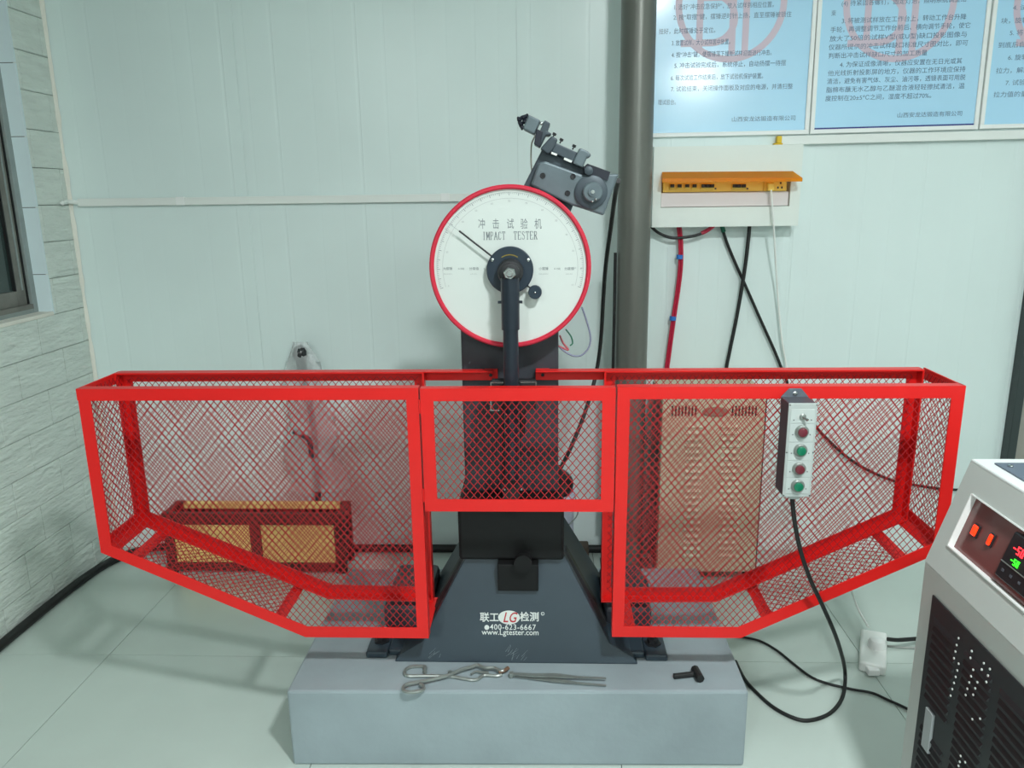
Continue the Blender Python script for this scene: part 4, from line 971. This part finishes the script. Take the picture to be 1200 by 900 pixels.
# sloped fascia as a frame round the recess
T_ = -.03
for (u0, u1, y0, y1) in ((0, SLn, yR, 0), (0, uA, yN, yR), (uB, SLn, yN, yR), (0, SLn, yE, yN)):
    splate(u0, u1, y0, y1, T_, 0, 'fascia', M_tank, tk, 0)
splate(uA-.004, uB+.004, yN-.004, yR+.004, -.022, -.012, 'control_panel', M_panel, tk, 0)
for (u0, u1, y0, y1) in ((uA+.0002, uA+.003, yN, yR-.0002), (uB-.003, uB-.0002, yN, yR-.0002), (uA+.003, uB-.003, yR-.003, yR-.0002)):
    splate(u0, u1, y0, y1, -.012, .003, 'recess_trim', M_white2, tk, 0)
MB().prism([(X1+.04, ZS+.002), (XR, ZS+.002), (XR, ZT-.012), (X2+.04, ZT-.012)], TY0, TY1).build('upper_case', M_tank, tk)
MB().box(X2-.002, XR, TY0, TY1+.001, ZT-.012, ZT).build('top_deck', M_tankT, tk, bevel=.003)
ly = atZ(1165, 544, ZT)
lidp = MB().box(ly.x, XR-.04, TY0+.05, ly.y, ZT, ZT+.004).build('inset_lid', M_slate, tk, bevel=.001)
s = atZ(1184, 547, ZT+.004); MB().lathe(s, (0, 0, 1), [(.006, 0), (.006, .003), (.003, .005)], 16).build('lid_screw', M_steel, tk, smooth=True)
for (x, y, w_, h_) in ((1143.5, 622, .0085, .012), (1161.5, 633, .0055, .0125)):
    p_ = atP(x, y, P0-sn*.010, sn); u, yy = uv(p_)
    rk = splate(u-h_-.003, u+h_+.003, yy-w_-.003, yy+w_+.003, -.012, -.008, 'rocker_bezel', M_blk, tk, .001)
    splate(u-h_, u+h_, yy-w_, yy+w_, -.009, -.004, 'rocker_switch', M_glow, rk, .002)
p_ = atP(1166, 668, P0+sn*.002, sn); q_ = atP(1189, 622, P0+sn*.002, sn); u0, ya = uv(p_); u1, yb_ = uv(q_); ymax = (ya+yb_)/2
ctl = splate(u0-.008, u1, ymax-.17, ymax, -.012, .002, 'controller', M_blk, tk, .003)
um = u0+(u1-u0)*.30
splate(um-.002, um, ymax-.165, ymax-.004, .002, .0045, 'controller_ridge', M_zinc, ctl, .0005)
for k in range(5):
    for_u = u0+(u1-u0)*.12; splate(for_u-.003, for_u+.003, ymax-.02-k*.028-.004, ymax-.02-k*.028+.004, .002, .0035, 'controller_key', M_greyD, ctl, .001)
# seven-segment read-outs
SEG = {'0': 'abcdef', '1': 'bc', '2': 'abged', '3': 'abgcd', '4': 'fgbc', '5': 'afgcd', '6': 'afgedc', '7': 'abc', '8': 'abcdefg', '9': 'abfgcd', '-': 'g'}
def digits(s, u, y, hgt_, mm):
    w = hgt_*.5; t = hgt_*.13; q = MB()
    for i, ch in enumerate(s):
        yo = y-i*w*1.5
        R_ = {'a': (hgt_-t, hgt_, 0, w), 'd': (0, t, 0, w), 'g': (hgt_/2-t/2, hgt_/2+t/2, 0, w), 'f': (hgt_/2, hgt_, 0, t), 'e': (0, hgt_/2, 0, t), 'b': (hgt_/2, hgt_, w-t, w), 'c': (0, hgt_/2, w-t, w)}
        for sgm in SEG[ch]:
            a0, a1, c0, c1 = R_[sgm]; l = [(u+a0, yo-c0), (u+a1, yo-c0), (u+a1, yo-c1), (u+a0, yo-c1)]
            q.hexa([S(uu, yy, .0018) for uu, yy in l], [S(uu, yy, .0028) for uu, yy in l])
    q.build('readout', mm, ctl)
p_ = atP(1186, 646, P0+sn*.002, sn); u, yy = uv(p_); digits('-50', u, yy, .017, M_glow2)
p_ = atP(1184, 657, P0+sn*.002, sn); u, yy = uv(p_); digits('-50', u-.004, yy, .013, M_glowG)
# black louvre panel on the left flank
pa = atX(1094.5, 697, X1); LZ1 = pa.z; LY1 = pa.y; LZ0 = .12; LY0 = TY0+.06
lv = MB().box(X1-.004, X1-.0003, LY0, LY1, LZ0, LZ1).build('louvre_panel', M_louv, tk, bevel=.001)
slotx = []
p1 = atX(1097, 735, X1).y; 
for cidx in range(4):
    ya = LY1-.022-cidx*.135
    for r in range(22):
        z = LZ1-.05-r*.022
        if cidx == 0 and .40 < z < .47: continue
        if z < LZ0+.03 or ya-.10 < LY0: continue
        MB().add([(X1-.004, ya, z+.006), (X1-.004, ya-.105, z+.006), (X1-.004, ya-.105, z-.005), (X1-.004, ya, z-.005), (X1-.0085, ya-.003, z-.004), (X1-.0085, ya-.102, z-.004)], [(0, 1, 5, 4), (2, 3, 4, 5), (0, 4, 3), (1, 2, 5)]).build('louvre', M_louv, lv)
q = MB()
random.seed(5)
for zx, zy in [(340, 278), (331, 311), (325, 342), (318, 374), (340, 400), (334, 432), (326, 463), (318, 492), (310, 522), (302, 553), (403, 340), (397, 372), (461, 398), (490, 426), (451, 428), (410, 429), (481, 457), (400, 460), (391, 490), (430, 489), (473, 488), (382, 520), (420, 518), (374, 550), (410, 549), (406, 666), (443, 664), (350, 842), (346, 870), (372, 872), (340, 890)]:
    c = atX(1040+zx/4.09, 680+zy/4.09, X1-.0092); q.lathe(c, (-1, 0, 0), [(.0026, -.001), (.0026, .0006)], 8)
q.build('vent_light_dot', M_white, lv, kind='stuff')  # pale discs painted as light showing through the vents
la = [atX(x, y, X1-.005) for x, y in ((1087.5, 829), (1095.5, 838), (1089.5, 883), (1082, 873))]
yv = sorted(p.y for p in la); zv = sorted(p.z for p in la)
MB().box(X1-.0105, X1-.004, (yv[0]+yv[1])/2, (yv[2]+yv[3])/2, (zv[0]+zv[1])/2, (zv[2]+zv[3])/2).build('rating_plate', mat('silver_label', (170, 176, 178), .4), lv)
for x in (X1+.06, XR-.06):
    for y in (TY0+.06, TY1-.06): MB().cyl((x, y, .0005), (x, y, .062), .025, n=14).build('foot', M_rub, tk)
